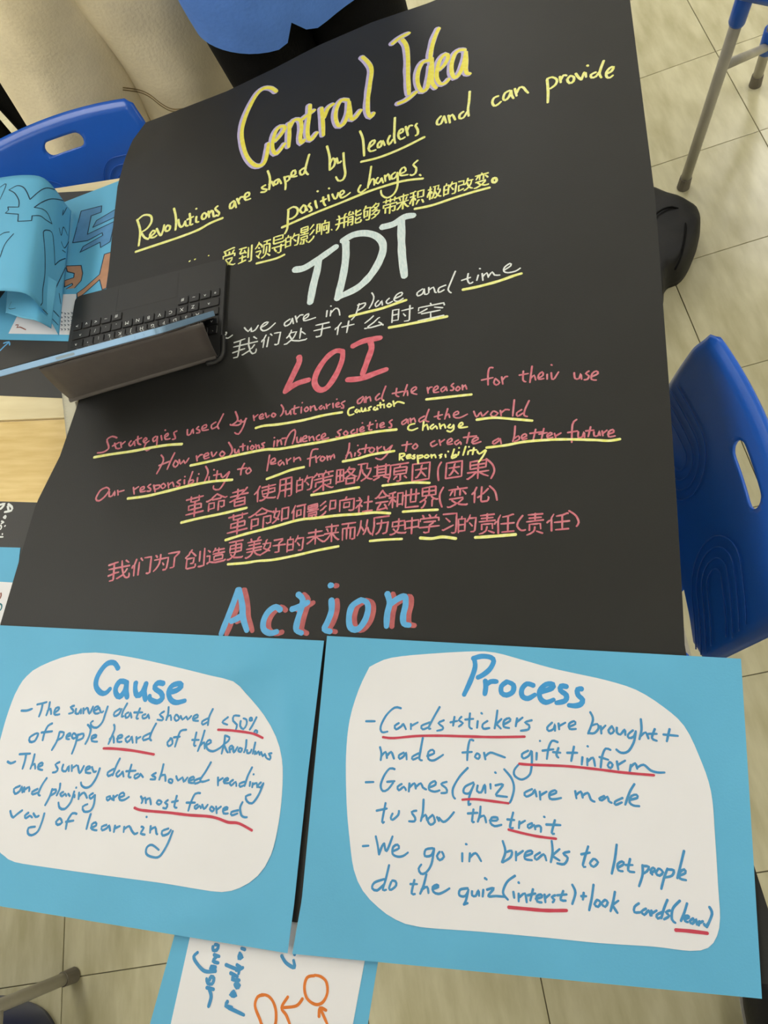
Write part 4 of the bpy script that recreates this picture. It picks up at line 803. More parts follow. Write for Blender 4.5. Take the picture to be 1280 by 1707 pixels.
words(*R_, cD, 'inkblue', 3.6, """60,40 75,100 55,160|60,160 105,130 110,95 75,105|135,100 135,150|140,120 175,95|185,125 225,110 220,95 190,105 185,140 225,148|270,105 240,125 250,145 290,115 305,150|335,40 340,100 330,160|340,120 380,85|340,125 380,150|435,100 400,110 425,135 405,170 365,165
540,70 510,175 525,185|500,115 550,105|570,140 550,165 570,185 595,160 575,140
700,60 690,140 672,225|705,190 740,170 730,155 705,170 710,205 735,210|775,140 765,205 800,215|750,175 790,175
845,175 845,230 825,295|845,180 880,185 870,210 845,225|890,220 915,205 905,190 890,205 900,230|935,195 920,220 940,235 960,215 940,195|985,195 965,250 950,310|985,200 1020,205 1010,235 970,245|1078,95 1060,170 1040,250|1050,235 1085,220 1080,200 1055,215 1055,250 1090,260
130,235 85,270 62,330 90,370
120,325 125,360|148,272 153,277|150,335 150,380|155,355 185,335 195,385|230,310 215,375|200,345 245,335|245,365 280,355 275,340 250,350 255,380 280,385|295,340 300,385|300,360 325,340|355,345 335,355 350,370 340,385|400,320 385,370 415,375|365,345 420,340
450,285 468,330 450,395
500,350 530,350|515,330 510,370
570,285 560,360 545,430|590,370 575,395 595,410 610,385 592,370|635,370 615,390 635,410 650,385 635,370|690,325 680,380 665,435|675,400 710,375|675,400 705,445
825,390 800,410 800,440 835,440|865,420 840,435 855,455 880,430 890,460|895,430 895,460|900,445 925,430|955,440 925,455 930,475 955,465|985,370 965,420 950,475|1000,430 975,440 995,460 965,480
1055,375 1015,420 1010,480 1030,500
1095,390 1080,440 1060,490|1080,480 1105,470 1100,460 1080,465 1085,490 1100,495|1130,475 1110,490 1125,505 1145,480 1150,510|1165,490 1160,515|1165,500 1185,490|1190,505 1200,520 1215,500
1220,410 1235,450 1205,525""")
under(*R_, cx, 'inkred', 3.8, "205,635 280,642 440,628 600,625 800,630 1000,635 1215,632")
under(*R_, cz, 'inkred', 3.8, "65,483 150,490 400,500 600,520 800,545 1025,565")
under(*R_, cA, 'inkred', 3.6, "770,312 850,308 950,318 1100,338")
under(*R_, cB, 'inkred', 3.6, "82,535 200,565 320,590 460,608")
under(*R_, cD, 'inkred', 4.6, """92,412 180,420 300,430 420,430
1030,540 1100,545 1210,558""")

# ------------------------------------------------------------------ small sheet sticking out below the cards
def flat(z, a=0, s=0):
    return lambda P, u, v: z + a * (1 + nz(P, 9, s))
zlow = flat(.6982, .0001, 5)
strat = sheet('card', [(238, 1750), (296, 1540), (322, 1440)], [(606, 1750), (637, 1560), (650, 1450)], 20, 24, .698, zlow, M['blue_card'], 'low', th=.0004,
              label='small blue card with orange circles sticking out below the two cards', cat='card')
low_paper = sheet('paper', [(275, 1750), (317, 1560), (334, 1480)], [(580, 1750), (611, 1585), (625, 1490)], 20, 24, .6987, flat(.6986, .0001, 5), M['white_paper'], 'low_paper', th=.0003, parent=strat, plabel='white paper glued on the small card')
Lw = (low_paper, 'low_paper')
words(*Lw, cE, 'inkblue', 4.9, """345,255 345,275 365,275 375,250 355,245|350,300 380,310|365,310 345,335 375,345|360,370 335,365 335,385 360,385|360,390 300,390 255,345 240,310 262,287|325,440 335,420 350,430 340,460 315,455 310,430|310,480 350,490|325,490 335,530 320,585
490,300 485,320 505,315 490,290|520,272 500,265|475,355 500,375 470,385|415,355 480,380 510,370|490,375 485,405|440,400 480,420|460,415 450,435 490,440|465,460 475,480 490,470 470,450|460,500 440,520 470,525 455,500|425,555 415,580 450,590|430,590 515,630
720,305 745,345 790,370 785,330|790,300 796,292""", eps=.0002)
words(*Lw, cE, 'orange', 4.0, """900,415 860,425 845,480 860,540 905,572 945,560 970,510 965,450 935,420 900,412
625,520 590,530 575,580 600,650 620,690 680,690 690,620 675,560 645,525 610,518
835,540 800,580 720,590|755,530 720,590 745,630 765,680
930,590 970,680|925,640 930,592 965,605""", name='drawing', label='orange drawn circle or arrow', eps=.0002)

# ------------------------------------------------------------------ left side: black sheets, blue papers, ruler
farB = sheet('card', [(-110, 655), (-90, 500), (-70, 330)], [(140, 665), (160, 470), (205, 315)], 14, 14, .698, flat(.6979, .0001, 2), M['blackcard2'], 'farblack', label='black card under the folded blue poster, on the far desk', cat='card')
ink(farB, 'farblack', (0, 280, 3.2), 'cyan', 2.6, "0,975 25,950 48,930|20,935 48,928 52,945", name='arrow', label='pale blue drawn arrow tip')
nearB = sheet('card', [(-160, 1130), (-140, 980), (-130, 832)], [(25, 1130), (45, 980), (75, 838)], 14, 14, .698, flat(.6979, .0001, 3), M['blackcard2'], 'nearblack', label='black card with white lettering at the left edge, near the blue card', cat='card')
ink(nearB, 'nearblack', (0, 820, 7.583), 'white_ink', 4.0, """0,165 60,150 25,200 5,215|105,155 150,190 145,235 60,255|100,180 110,240""")
ink(nearB, 'nearblack', (0, 820, 7.583), 'white_ink', 2.6, """70,300 45,320 70,335 75,305|20,370 50,385 15,400|10,420 20,450 5,475|60,435 70,425|30,530 33,540|0,570 40,570""")
leftcard = sheet('card', [(-170, 1150), (-150, 1030), (-140, 908)], [(5, 1130), (22, 1010), (34, 913)], 14, 14, .698, flat(.6986, .0001, 4), M['blue_card'], 'leftcard', label='blue card at the left edge with white paper glued on it', cat='card')
lp = sheet('paper', [(-150, 1150), (-142, 1060), (-135, 962)], [(-4, 1120), (8, 1030), (21, 971)], 14, 14, .6985, flat(.6991, .0001, 6), M['white_paper'], 'leftpaper', th=.0003, parent=leftcard)
ink(lp, 'leftpaper', (0, 820, 7.583), 'brown', 2.6, "12,1280 16,1310 0,1350")
ink(lp, 'leftpaper', (0, 820, 7.583), 'teal', 2.4, "0,1415 22,1430 20,1470 0,1500", name='drawing')

# blue poster lying open with outlined characters
open_ = sheet('card', [(-60, 580), (20, 470), (60, 355)], [(168, 520), (197, 420), (207, 298)], 18, 18, .700,
              lambda P, u, v: .6986 + .0006 * max(0, (u - .75) / .25) * (.5 + .5 * v), M['blue_card'], 'open', label='blue card with blue and tan outlined characters, lying flat behind the keyboard', cat='card')
def fill(parent, key, crop, m, pts, eps=.00012, label=None):
    V = []
    for x, y in pts:
        loc, nrm, i, d = BV[key].ray_cast(CO, ray(crop[0] + x / crop[2], crop[1] + y / crop[2]))
        if loc is None: loc, nrm = un(crop[0] + x / crop[2], crop[1] + y / crop[2], .6986), Vector((0, 0, 1))
        if nrm.z < 0: nrm = -nrm
        V.append(loc + nrm * eps)
    bm = bmesh.new(); f = bm.faces.new([bm.verts.new(v) for v in V]); r = bmesh.ops.triangulate(bm, faces=[f]); bm.verts.index_update()
    F = [tuple(v.index for v in g.verts) for g in bm.faces]; VV = [v.co.copy() for v in bm.verts]; bm.free()
    return mesh('shape', VV, F, M[m], parent, label=label)
cF = (0, 280, 5.69)
G1 = [(690, 710), (770, 410), (965, 360), (960, 420), (865, 455), (830, 630), (1090, 505), (1045, 700), (955, 755), (950, 705), (760, 800), (790, 745), (975, 640), (970, 615), (830, 690)]
G2 = [(880, 565), (915, 500), (1110, 385), (1105, 460)]
A1 = [(625, 930), (770, 925), (785, 1000), (770, 1070), (690, 1160), (610, 1225), (610, 1160), (690, 1110), (685, 1095), (612, 1130), (612, 1070), (700, 1040), (705, 1000), (640, 985)]
Y1_ = [(730, 1190), (800, 1140), (945, 1010), (990, 820), (1065, 795), (1030, 1000), (1010, 1140), (970, 1155), (945, 1060), (800, 1190), (735, 1240)]
for pts, m_ in ((G1, 'fillblue'), (G2, 'fillblue'), (A1, 'fillorange'), (Y1_, 'fillorange')):
    fill(open_, 'open', cF, m_, pts)
    V = []; F = []
    for a, b in zip(pts, pts[1:] + pts[:1]):
        v, f = ribbon([(cF[0] + a[0] / cF[2], cF[1] + a[1] / cF[2]), (cF[0] + b[0] / cF[2], cF[1] + b[1] / cF[2])], 'open', 1.6, .0002, smooth=False, taper=0)
        k = len(V); V += v; F += [tuple(k + i for i in g) for g in f]
    mesh('outline', V, F, M['pen'], open_)
# small blue card with white paper below it
sm = sheet('card', [(-2, 566), (22, 516), (34, 490)], [(121, 569), (124, 520), (128, 480)], 8, 12, .700, flat(.6991, .0001, 9), M['blue_card'], 'sm', label='blue card with a white sheet, half under the folded blue poster', cat='card')
smp = sheet('paper', [(14, 556), (34, 516), (46, 492)], [(122, 558), (125, 520), (127, 490)], 8, 12, .700, flat(.6995, .0001, 9), M['white_paper'], 'smp', th=.0003, parent=sm)
ink(smp, 'smp', cF, 'brown', 1.8, "150,1490 175,1490 160,1515 190,1510 245,1535", name='lettering')
for yy in range(5):
    for xx in range(4):
        x = 575 + xx * 32; y = 1370 + yy * 38 + random.uniform(-5, 5)
        if x > 700: continue
        ink(smp, 'smp', cF, 'pen', .8, "%d,%d %d,%d %d,%d|%d,%d %d,%d" % (x, y, x + 12, y + 8, x + 4, y + 20, x + 14, y + 2, x + 18, y + 16), name='lettering')

# folded blue poster standing up like a tent
def strip(far, near, nrow):
    """far / near: lists of (px, py, z); returns grid rows far->near"""
    A = smooth_pts([un(x, y, z) for x, y, z in far], .006); B = smooth_pts([un(x, y, z) for x, y, z in near], .006)
    n = 60; A = resample(A, n); B = resample(B, n)
    return [[A[j].lerp(B[j], i / (nrow - 1)) for j in range(n)] for i in range(nrow)]
def folded(name, far, near, key, label, parent=None):
    G = strip(far, near, 24)
    for i, r in enumerate(G):
        for j, p in enumerate(r): r[j] = p + Vector((0, 0, .0015 * nz(p, 14, 2)))
    n = len(G); m = len(G[0]); V = [p for r in G for p in r]
    F = [(i * m + j, i * m + j + 1, (i + 1) * m + j + 1, (i + 1) * m + j) for i in range(n - 1) for j in range(m - 1)]
    reg(key, V, F)
    N = len(V); bm = bmesh.new(); vs = [bm.verts.new(v) for v in V]
    for f in F: bm.faces.new([vs[k] for k in f])
    bm.normal_update()
    nr = [v.normal.copy() for v in bm.verts]; bm.free()
    V2 = V + [v - q * .0005 for v, q in zip(V, nr)]
    F2 = F + [tuple(N + k for k in reversed(f)) for f in F]
    ring = [j for j in range(m)] + [i * m + m - 1 for i in range(1, n)] + [(n - 1) * m + j for j in range(m - 2, -1, -1)] + [i * m for i in range(n - 2, 0, -1)]
    F2 += [(ring[k], ring[(k + 1) % len(ring)], ring[(k + 1) % len(ring)] + N, ring[k] + N) for k in range(len(ring))]
    bm = bmesh.new(); vs = [bm.verts.new(v) for v in V2]
    for f in F2: bm.faces.new([vs[k] for k in f])
    bmesh.ops.recalc_face_normals(bm, faces=bm.faces); bm.verts.index_update()
    FF = [tuple(v.index for v in f.verts) for f in bm.faces]; bm.free()
    o = mesh(name, V2, FF, M['blue_card'], parent)
    for p in o.data.polygons: p.use_smooth = True
    if label: tag(o, label, 'card')
    return o
fold = folded('folded_card', [(119, 352, .702), (108, 338, .728), (94, 318, .755), (72, 296, .778), (40, 292, .788), (0, 296, .786), (-60, 310, .76), (-100, 330, .72)],
              [(99, 560, .7022), (84, 534, .722), (66, 510, .75), (46, 491, .774), (16, 485, .782), (-20, 486, .780), (-80, 500, .75), (-120, 520, .715)],
              'fold', 'large blue card folded into a ridge with black outlined characters, at the left edge')
inner = folded('inner_fold', [(95, 470, .735), (70, 455, .745), (40, 450, .745), (16, 460, .735), (14, 475, .715)],
               [(86, 548, .716), (62, 535, .742), (38, 530, .738), (12, 522, .722), (10, 524, .712)], 'inner', None, fold)
K_ = [ "85,210 160,170 215,180 250,220 285,300|285,300 340,250 400,205 455,190 520,205|325,375 400,325 480,295 560,300 600,310|325,375 400,390 450,430 492,530|492,530 430,490 380,455 305,455|305,455 300,500|300,500 170,508|170,508 175,440|175,440 52,430|52,430 82,400|82,400 75,372|75,372 178,372|178,372 180,310 140,240 85,210",
       "410,610 430,590 490,610 510,730 520,920|520,920 565,880 620,858|410,610 412,650 425,800 425,1000 405,1150 400,1280 370,1310|370,1310 450,1385 550,1490",
       "620,945 530,1135|460,1305 560,1410|560,1190 575,1290|0,640 40,615 90,608|130,625 50,720 0,850|0,300 60,155 0,185",
       "600,400 590,450 640,360|560,570 580,640 600,560 640,640|580,700 610,760 650,700|590,780 620,800"]
for k_ in K_:
    ink(fold, 'fold', cF, 'pen', 1.5, k_, name='outline', eps=.0003)
ink(inner, 'inner', cF, 'pen', .8, "110,1270 85,1335 150,1330", name='outline', eps=.0003)

# clear ruler lying across the two desks
rl = [un(104, 664, .6985), un(122, 664, .6985), un(128, 722, .6985), un(110, 722, .6985)]
d_ = (rl[3] - rl[0]).normalized(); s_ = (rl[1] - rl[0]).normalized()
rt = thing('ruler', 'clear plastic ruler across the join of the two desks, left of the poster', 'ruler', tuple(rl[0]))
r0 = rl[0]; q = [r0 - d_ * .08, r0 - d_ * .08 + s_ * .027, r0 + d_ * .12 + s_ * .027, r0 + d_ * .12]
V = q + [p + Vector((0, 0, .0006)) for p in q]
V = [p - Vector((0, 0, .0002)) for p in q] + [p + Vector((0, 0, .0003)) for p in q]
mesh('blade', V, [(3, 2, 1, 0), (4, 5, 6, 7), (0, 1, 5, 4), (1, 2, 6, 5), (2, 3, 7, 6), (3, 0, 4, 7)], M['ruler'], rt)
V = []; F = []
for k in range(0, 180):
    ln = .007 if k % 10 == 0 else (.005 if k % 5 == 0 else .003)
    a = r0 - d_ * .075 + d_ * (k * .001) + Vector((0, 0, .00042)); b = len(V)
    V += [a, a + s_ * ln, a + s_ * ln + d_ * .00018, a + d_ * .00018]; F.append((b, b + 1, b + 2, b + 3))
mesh('scale_marks', V, F, M['print'], rt, kind='stuff')

# ------------------------------------------------------------------ tablet in a keyboard case
K0 = un(376, 428, .7085); K1 = un(124, 493, .7085)
ex = (K1 - K0).normalized(); ez = Vector((0, 0, 1)); ey = Vector((-ex.y, ex.x, 0))
if ey.y > 0: ey = -ey
KW = (K1 - K0).length; KD = .176; KZ = .7075
yaw = math.atan2(ex.y, ex.x)
kt = thing('tablet_case', 'black keyboard case with a propped up pale blue tablet, on the left of the poster', 'tablet', (K0.x, K0.y, .702))
def kl(x, y, z): return K0 + ex * x + ey * y + ez * (z - K0.z)
def kbox(name, x0, x1, y0, y1, z0, z1, m, parent, bev=.0008, label=None):
    bm = box_bm((x1 - x0, y1 - y0, z1 - z0), (0, 0, 0), min(bev, (z1 - z0) * .45), 2)
    c = kl((x0 + x1) / 2, (y0 + y1) / 2, (z0 + z1) / 2)
    V = [c + ex * v.co.x + ey * v.co.y + ez * v.co.z for v in bm.verts]
    bm.verts.index_update(); F = [tuple(v.index for v in f.verts) for f in bm.faces]; bm.free()
    if ex.cross(ey).z < 0: F = [tuple(reversed(f)) for f in F]
    return mesh(name, V, F, M[m], parent, label=label)
# base plate with rounded corners
def rrect(x0, x1, y0, y1, r, n=8):
    P = []
    for cx_, cy_, a0 in ((x1 - r, y1 - r, 0), (x0 + r, y1 - r, 90), (x0 + r, y0 + r, 180), (x1 - r, y0 + r, 270)):
        for k in range(n + 1):
            a = math.radians(a0 + 90 * k / n); P.append((cx_ + r * math.cos(a), cy_ + r * math.sin(a)))
    return P
def slab(name, x0, x1, y0, y1, r, z0, z1, m, parent, label=None, fr=None):
    fr = fr or kl
    P = rrect(x0, x1, y0, y1, r); n = len(P); b = .0007
    Pi = rrect(x0 + b, x1 - b, y0 + b, y1 - b, max(.0002, r - b))
    V = [fr(x, y, z0) for x, y in P] + [fr(x, y, z1 - b) for x, y in P] + [fr(x, y, z1) for x, y in Pi]
    F = [tuple(range(n - 1, -1, -1)), tuple(2 * n + k for k in range(n))]
    for s in (0, n): F += [(s + k, s + (k + 1) % n, s + n + (k + 1) % n, s + n + k) for k in range(n)]
    bm = bmesh.new(); vs = [bm.verts.new(v) for v in V]
    for f in F: bm.faces.new([vs[k] for k in f])
    bmesh.ops.recalc_face_normals(bm, faces=bm.faces); bm.verts.index_update()
    FF = [tuple(v.index for v in f.verts) for f in bm.faces]; bm.free()
    return mesh(name, V, FF, M[m], parent, label=label)
base_ = slab('keyboard_base', 0, KW, 0, KD, .010, .7015, .7065, 'kb', kt)
slab('trackpad', KW * .30, KW * .695,   .003, .052, .004, .7064, .7067, 'kb', kt)
for xx in (KW * .297, KW * .698):
    kbox('trackpad_groove', xx - .0004, xx + .0004, .006, .052, .7064, .70672, 'key', kt, 0)
# keys: rows run parallel to the near side of the case; the legends face the far side
LEG = {'z': ['', 'Z', 'X', 'C', 'V', 'B', 'N', 'M', ',', '.', '/', ''], 'a': ['', 'A', 'S', 'D', 'F', 'G', 'H', 'J', 'K', 'L', ';', "'", ''],
       'q': ['', 'Q', 'W', 'E', 'R', 'T', 'Y', 'U', 'I', 'O', 'P', '[', ']'], '1': ['`', '1', '2', '3', '4', '5', '6', '7', '8', '9', '0', '-', '=']}
def legend(parent, ch_, x, y, size=.0062):
    cv_ = bpy.data.curves.new('legend', 'FONT'); cv_.body = ch_; cv_.size = size * 1.35; cv_.align_x = 'CENTER'; cv_.align_y = 'CENTER'; cv_.resolution_u = 2
    ob = bpy.data.objects.new('tmp', cv_); COL.objects.link(ob); bpy.context.view_layer.update()
    me = ob.to_mesh(); Vv = [v.co.copy() for v in me.vertices]; Ff = [tuple(p.vertices) for p in me.polygons]
    ob.to_mesh_clear(); bpy.data.objects.remove(ob)
    if not Vv: return
    # the text reads for someone on the far side
    V = [kl(x + v.x, y + v.y, .70862) for v in Vv]
    return mesh('legend', V, Ff, M['white_ink'], parent)
def key(x0, x1, y0, y1, ch_=None):
    k = slab('key', x0 + .0008, x1 - .0008, y0 + .0008, y1 - .0008, .0016, .7064, .7085, 'key', base_)
    if ch_: legend(k, ch_, (x0 + x1) / 2, (y0 + y1) / 2)
    return k
kx0 = .006; kx1 = KW - .006; pitch = (kx1 - kx0) / 13.6
# small modifier row beside the space bar
ry = .0585; rh = .0135
rows = {}
x = kx0
for w_, c_ in ((.8, '*'), (1.0, '^'), (1.0, '~'), (1.0, '#')):
    key(x, x + w_ * pitch, .054, .0690, c_); x += w_ * pitch
xs_ = x
x = kx1
for w_, c_ in ((.9, '>'), (.9, 'v'), (.9, '<'), (1.0, '~'), (1.0, '#')):
    key(x - w_ * pitch, x, .054, .0690, c_); x -= w_ * pitch
rowy = {'z': .0710, 'a': .0875, 'q': .1040, '1': .1205}
wid = {'z': [1.8] + [1] * 10 + [1.8], 'a': [1.35] + [1] * 11 + [1.25], 'q': [1.1] + [1] * 11 + [1.5], '1': [.8] + [1] * 11 + [1.8]}
for r_ in ('z', 'a', 'q', '1'):
    x = kx0; y = rowy[r_]
    for w_, c_ in zip(wid[r_], LEG[r_]):
        key(x, x + w_ * pitch, y, y + .0155, c_ or ('^' if w_ > 1 else None)); x += w_ * pitch
# tablet: stands on the case and leans towards the camera
TZt = .84
Tr = un(272, 555, TZt); Tl = un(-10, 631, TZt)
tx = (Tl - Tr); tx.z = 0; TWd = .252; tx.normalize()
tyb = Vector((-tx.y, tx.x, 0))
if tyb.y < 0: tyb = -tyb            # points away from the camera
lean = .129
Tb = Tr + tyb * lean; Tb.z = .7092
up_ = (Tr - Tb).normalized(); back = tx.cross(up_).normalized()
if back.y > 0: back = -back          # towards the camera
def tl_(x, y, z): return Tb + tx * x + up_ * y + back * z
TH = (Tr - Tb).length
slab('tablet', 0, TWd, 0, TH, .012, -.0074, 0, 'alu', kt, label='pale blue metal tablet', fr=tl_)
tb = [o for o in kt.children if o.name.startswith('tablet')][-1]
slab('screen', .006, TWd - .006, .006, TH - .006, .008, -.0078, -.0072, 'glass', tb, fr=tl_)
# marks on the top edge of the tablet
def edge_mark(name, x0, x1, m, h=.0005, parent=None):
    P = rrect(x0, x1, -.0052, -.0022, .0014, 5); n = len(P)
    V = [Tb + tx * x + back * z + up_ * (TH - .0003) for x, z in P] + [Tb + tx * x + back * z + up_ * (TH + h) for x, z in P]
    F = [tuple(range(n)), tuple(n + k for k in reversed(range(n)))] + [(k, (k + 1) % n, n + (k + 1) % n, n + k) for k in range(n)]
    mesh(name, V, F, M[m], parent or tb)
def xe(px): # pixel x along the top edge -> distance along the tablet
    a = un(px, 555 + (272 - px) * 76 / 282, TZt); return (a - Tr).dot(tx)
edge_mark('volume_button', xe(227), xe(212), 'alu'); edge_mark('volume_button', xe(242), xe(229), 'alu')
edge_mark('power_button', xe(126), xe(95), 'slot', .0003)
# fabric cover on the back and the fold-out stand
slab('cover', .002, TWd - .002, .004, TH - .006, .010, 0, .0016, 'flap', kt, label='grey felt back cover', fr=tl_)
F0 = un(363, 597, .7012); F1 = un(121, 669, .7012)
hA = un(338, 540, .790); hB = un(65, 616, .790)
G = []
n_ = 14
for i in range(n_):
    u = i / (n_ - 1); row = []
    for j in range(20):
        v_ = j / 19
        p = hA.lerp(hB, v_).lerp(F0.lerp(F1, v_), u)
        p += Vector((0, -1, .35)).normalized() * .003 * math.sin(math.pi * u)
        row.append(p)
    G.append(row)
n = len(G); m = 20; V = [p for r in G for p in r]
F = [(i * m + j, i * m + j + 1, (i + 1) * m + j + 1, (i + 1) * m + j) for i in range(n - 1) for j in range(m - 1)]
bm = bmesh.new(); vs = [bm.verts.new(v) for v in V]
for f in F: bm.faces.new([vs[k] for k in f])
bm.normal_update()
r = bmesh.ops.solidify(bm, geom=list(bm.faces), thickness=.0024)
bm.verts.index_update(); V = [v.co.copy() for v in bm.verts]; F = [tuple(v.index for v in f.verts) for f in bm.faces]; bm.free()
mesh('stand_flap', V, F, M['flap'], kt, smooth=True, label='grey felt stand flap folded out to the poster')
e0 = F0 + Vector((0, -.001, .0055)); e1 = F1 + Vector((0, -.001, .0055))
v, f = tube([e0, e0.lerp(e1, .3), e0.lerp(e1, .6), e1], .0038, 12); mesh('flap_edge', v, f, M['flap'], kt, smooth=True)
# hinge strip at the near right corner
h0 = un(373, 575, .706); h1 = un(352, 608, .704)
v, f = tube(smooth_pts([un(372, 560, .707), un(371, 590, .706), un(362, 602, .706), un(345, 606, .706)], .004), .0034, 10); mesh('hinge', v, f, M['kb'], kt, smooth=True)

# ------------------------------------------------------------------ chairs
def lerp_tab(tab, x):
    if x <= tab[0][0]: return tab[0][1]
    for (a, b), (c, d) in zip(tab, tab[1:]):
        if x <= c:
            u = (x - a) / (c - a); u = u * u * (3 - 2 * u); return b + (d - b) * u
    return tab[-1][1]
PROF = smooth_pts([(0, -.205, .372), (0, -.195, .398), (0, -.12, .408), (0, .02, .402), (0, .075, .405), (0, .112, .425), (0, .130, .47), (0, .152, .54), (0, .180, .62), (0, .212, .70)], .004)
PD = [0]
for a_, b_ in zip(PROF, PROF[1:]): PD.append(PD[-1] + (b_ - a_).length)
PL = PD[-1]
HWT = [(0, .160), (.03, .178), (.19, .182), (.27, .150), (.34, .060), (PL - .268, .055), (PL - .250, .155), (PL - .215, .178), (PL - .05, .182), (PL - .012, .176), (PL, .162)]
def shell_pt(s, t, off=0, hole=False):
    i = 0
    t = max(0, min(PL - 1e-6, t))
    while PD[i + 1] < t: i += 1
    u = (t - PD[i]) / (PD[i + 1] - PD[i]); p = PROF[i].lerp(PROF[i + 1], u); d = (PROF[i + 1] - PROF[i]).normalized()
    nrm = Vector((0, -d.z, d.y))          # towards the sitter
    bk = max(0, min(1, (t - .30) / .1)); hw = lerp_tab(HWT, t)
    p = p + Vector((s, 0, 0)); p.y -= .026 * (s / .19) ** 2 * bk
    p.z += .012 * (s / .19) ** 2 * (1 - bk) - (.004 * (s / .19) ** 2 if t > PL - .05 else 0) * max(0, (t - PL + .05) / .05)
    de = min(hw - abs(s), PL - t, t)
    lip = max(0, 1 - de / .014) * .009
    p = p - nrm * lip + nrm * off
    return p
HOLE = (0, PL - .050, .043, .0135)   # centre s, t, half length, half height
def make_chair(name, label, loc, yaw, sz=.36, topx=.145, low=False, group='blue plastic classroom chairs'):
    dz = Vector((0, 0, sz - .402))
    t = thing(name, label, 'chair', loc, yaw, group)
    NU, NV = 64, 124
    bm = bmesh.new(); grid = []
    hs, ht, hl, hh = HOLE
    def sd(s, q):   # stadium signed distance
        ax = max(0, abs(s - hs) - (hl - hh)); return math.hypot(ax, q - ht) - hh
    for i in range(NV + 1):
        q = PL * i / NV; row = []
        for j in range(NU + 1):
            s = (2 * j / NU - 1) * lerp_tab(HWT, q); row.append([s, q])
        grid.append(row)
    inside = [[sd((grid[i][j][0] + grid[i + 1][j + 1][0]) / 2, (grid[i][j][1] + grid[i + 1][j + 1][1]) / 2) < 0 for j in range(NU)] for i in range(NV)]
    for i in range(NV + 1):
        for j in range(NU + 1):
            cells = [inside[a][b] for a in (i - 1, i) for b in (j - 1, j) if 0 <= a < NV and 0 <= b < NU]
            if any(cells) and not all(cells):
                s, q = grid[i][j]; c = max(-(hl - hh), min(hl - hh, s - hs)) + hs
                d = Vector((s - c, q - ht)); d = d.normalized() * hh if d.length > 1e-6 else Vector((0, hh)); grid[i][j] = [c + d.x, ht + d.y]
    vs = [[bm.verts.new(shell_pt(*grid[i][j]) + dz) for j in range(NU + 1)] for i in range(NV + 1)]
    for i in range(NV):
        for j in range(NU):
            if not inside[i][j]: bm.faces.new((vs[i][j], vs[i][j + 1], vs[i + 1][j + 1], vs[i + 1][j]))
    for v in [v for v in bm.verts if not v.link_faces]: bm.verts.remove(v)
    bmesh.ops.recalc_face_normals(bm, faces=bm.faces)
    bmesh.ops.solidify(bm, geom=list(bm.faces), thickness=.004)
    sh = bm_obj('seat_shell', bm, M['blue'], t, smooth=True)
    # raised concentric lines on the lower back
    for sg in (-1, 1):
        for k, rr in enumerate((.020, .036, .052, .068)):
            c = (sg * .088, PL - .165); P = []
            for s in range(9):
                P.append((c[0] + sg * (.085 - rr * .2) * (1 - s / 9), c[1] + rr))
            for a in range(0, 19):
                q = math.pi / 2 + math.pi * a / 18; P.append((c[0] + sg * math.cos(q) * rr * .8, c[1] + math.sin(q) * rr))
            for s in range(1, 10):
                P.append((c[0] + sg * (.085 - rr * .2) * s / 9, c[1] - rr))
            P = [shell_pt(a, b, .0026) + dz for a, b in P if abs(a) < lerp_tab(HWT, b) - .012]
            if len(P) > 3:
                v, f = tube(P, .0009, 6); mesh('rib', v, f, M['blue'], sh, world=False, smooth=True)
    # frame
    legs = []
    for sx in (-1, 1):
        for sy in (-1, 1):
            top = Vector((sx * topx, -.135 if sy < 0 else .10, sz - .010)); foot = Vector((sx * .190, -.180 if sy < 0 else .165, .004))
            v, f = tube([foot, top], .0115, 16); lg = mesh('leg', v, f, M['steel'], t, world=False, smooth=False)
            for p in lg.data.polygons: p.use_smooth = len(p.vertices) == 4
            dd = (top - foot).normalized()
            v, f = tube([foot + dd * (sz - .110), foot + dd * (sz - .105), top], [.0135, .0155, .0165], 16); mesh('blue_sleeve', v, f, M['blue'], lg, world=False, smooth=True)
            v, f = tube([foot - Vector((0, 0, .004)), foot + dd * .026], [.0145, .0135], 16); mesh('foot_cap', v, f, M['rubber'], lg, world=False, smooth=False)
            legs.append((foot, dd))
    for a, b in ((0, 1), (2, 3), (1, 3)):
        z = sz - .19 if (a, b) != (1, 3) else sz - .15
        if low and (a, b) == (0, 1):
            p = legs[0][0] + legs[0][1] * (.30 / legs[0][1].z); q = legs[1][0] + legs[1][1] * (.11 / legs[1][1].z)
            vv, ff = tube([q - legs[1][1] * .012, q + legs[1][1] * .05], .0165, 16); mesh('blue_sleeve', vv, ff, M['blue'], t, world=False, smooth=True)
            v, f = tube([p, q], .0095, 14); mesh('crossbar', v, f, M['steel'], t, world=False, smooth=True); continue
        p = legs[a][0] + legs[a][1] * (z / legs[a][1].z); q = legs[b][0] + legs[b][1] * (z / legs[b][1].z)
        v, f = tube([p, q], .0095, 14); mesh('crossbar', v, f, M['steel'], t, world=False, smooth=True)
    for sx in (-1, 1):
        v, f = tube([(sx * .145, -.14, sz - .014), (sx * .145, .10, sz - .012)], .009, 12); mesh('seat_rail', v, f, M['steel'], t, world=False, smooth=True)
    for sx in (-1, 1):
        v, f = tube(smooth_pts([(sx * .03, .02, sz - .014), (sx * .03, .10, sz - .012), (sx * .03, .135, sz + .02), (sx * .03, .150, sz + .08), (sx * .03, .172, sz + .14)], .01), .008, 12); mesh('back_support', v, f, M['steel'], t, world=False, smooth=True)
    return t
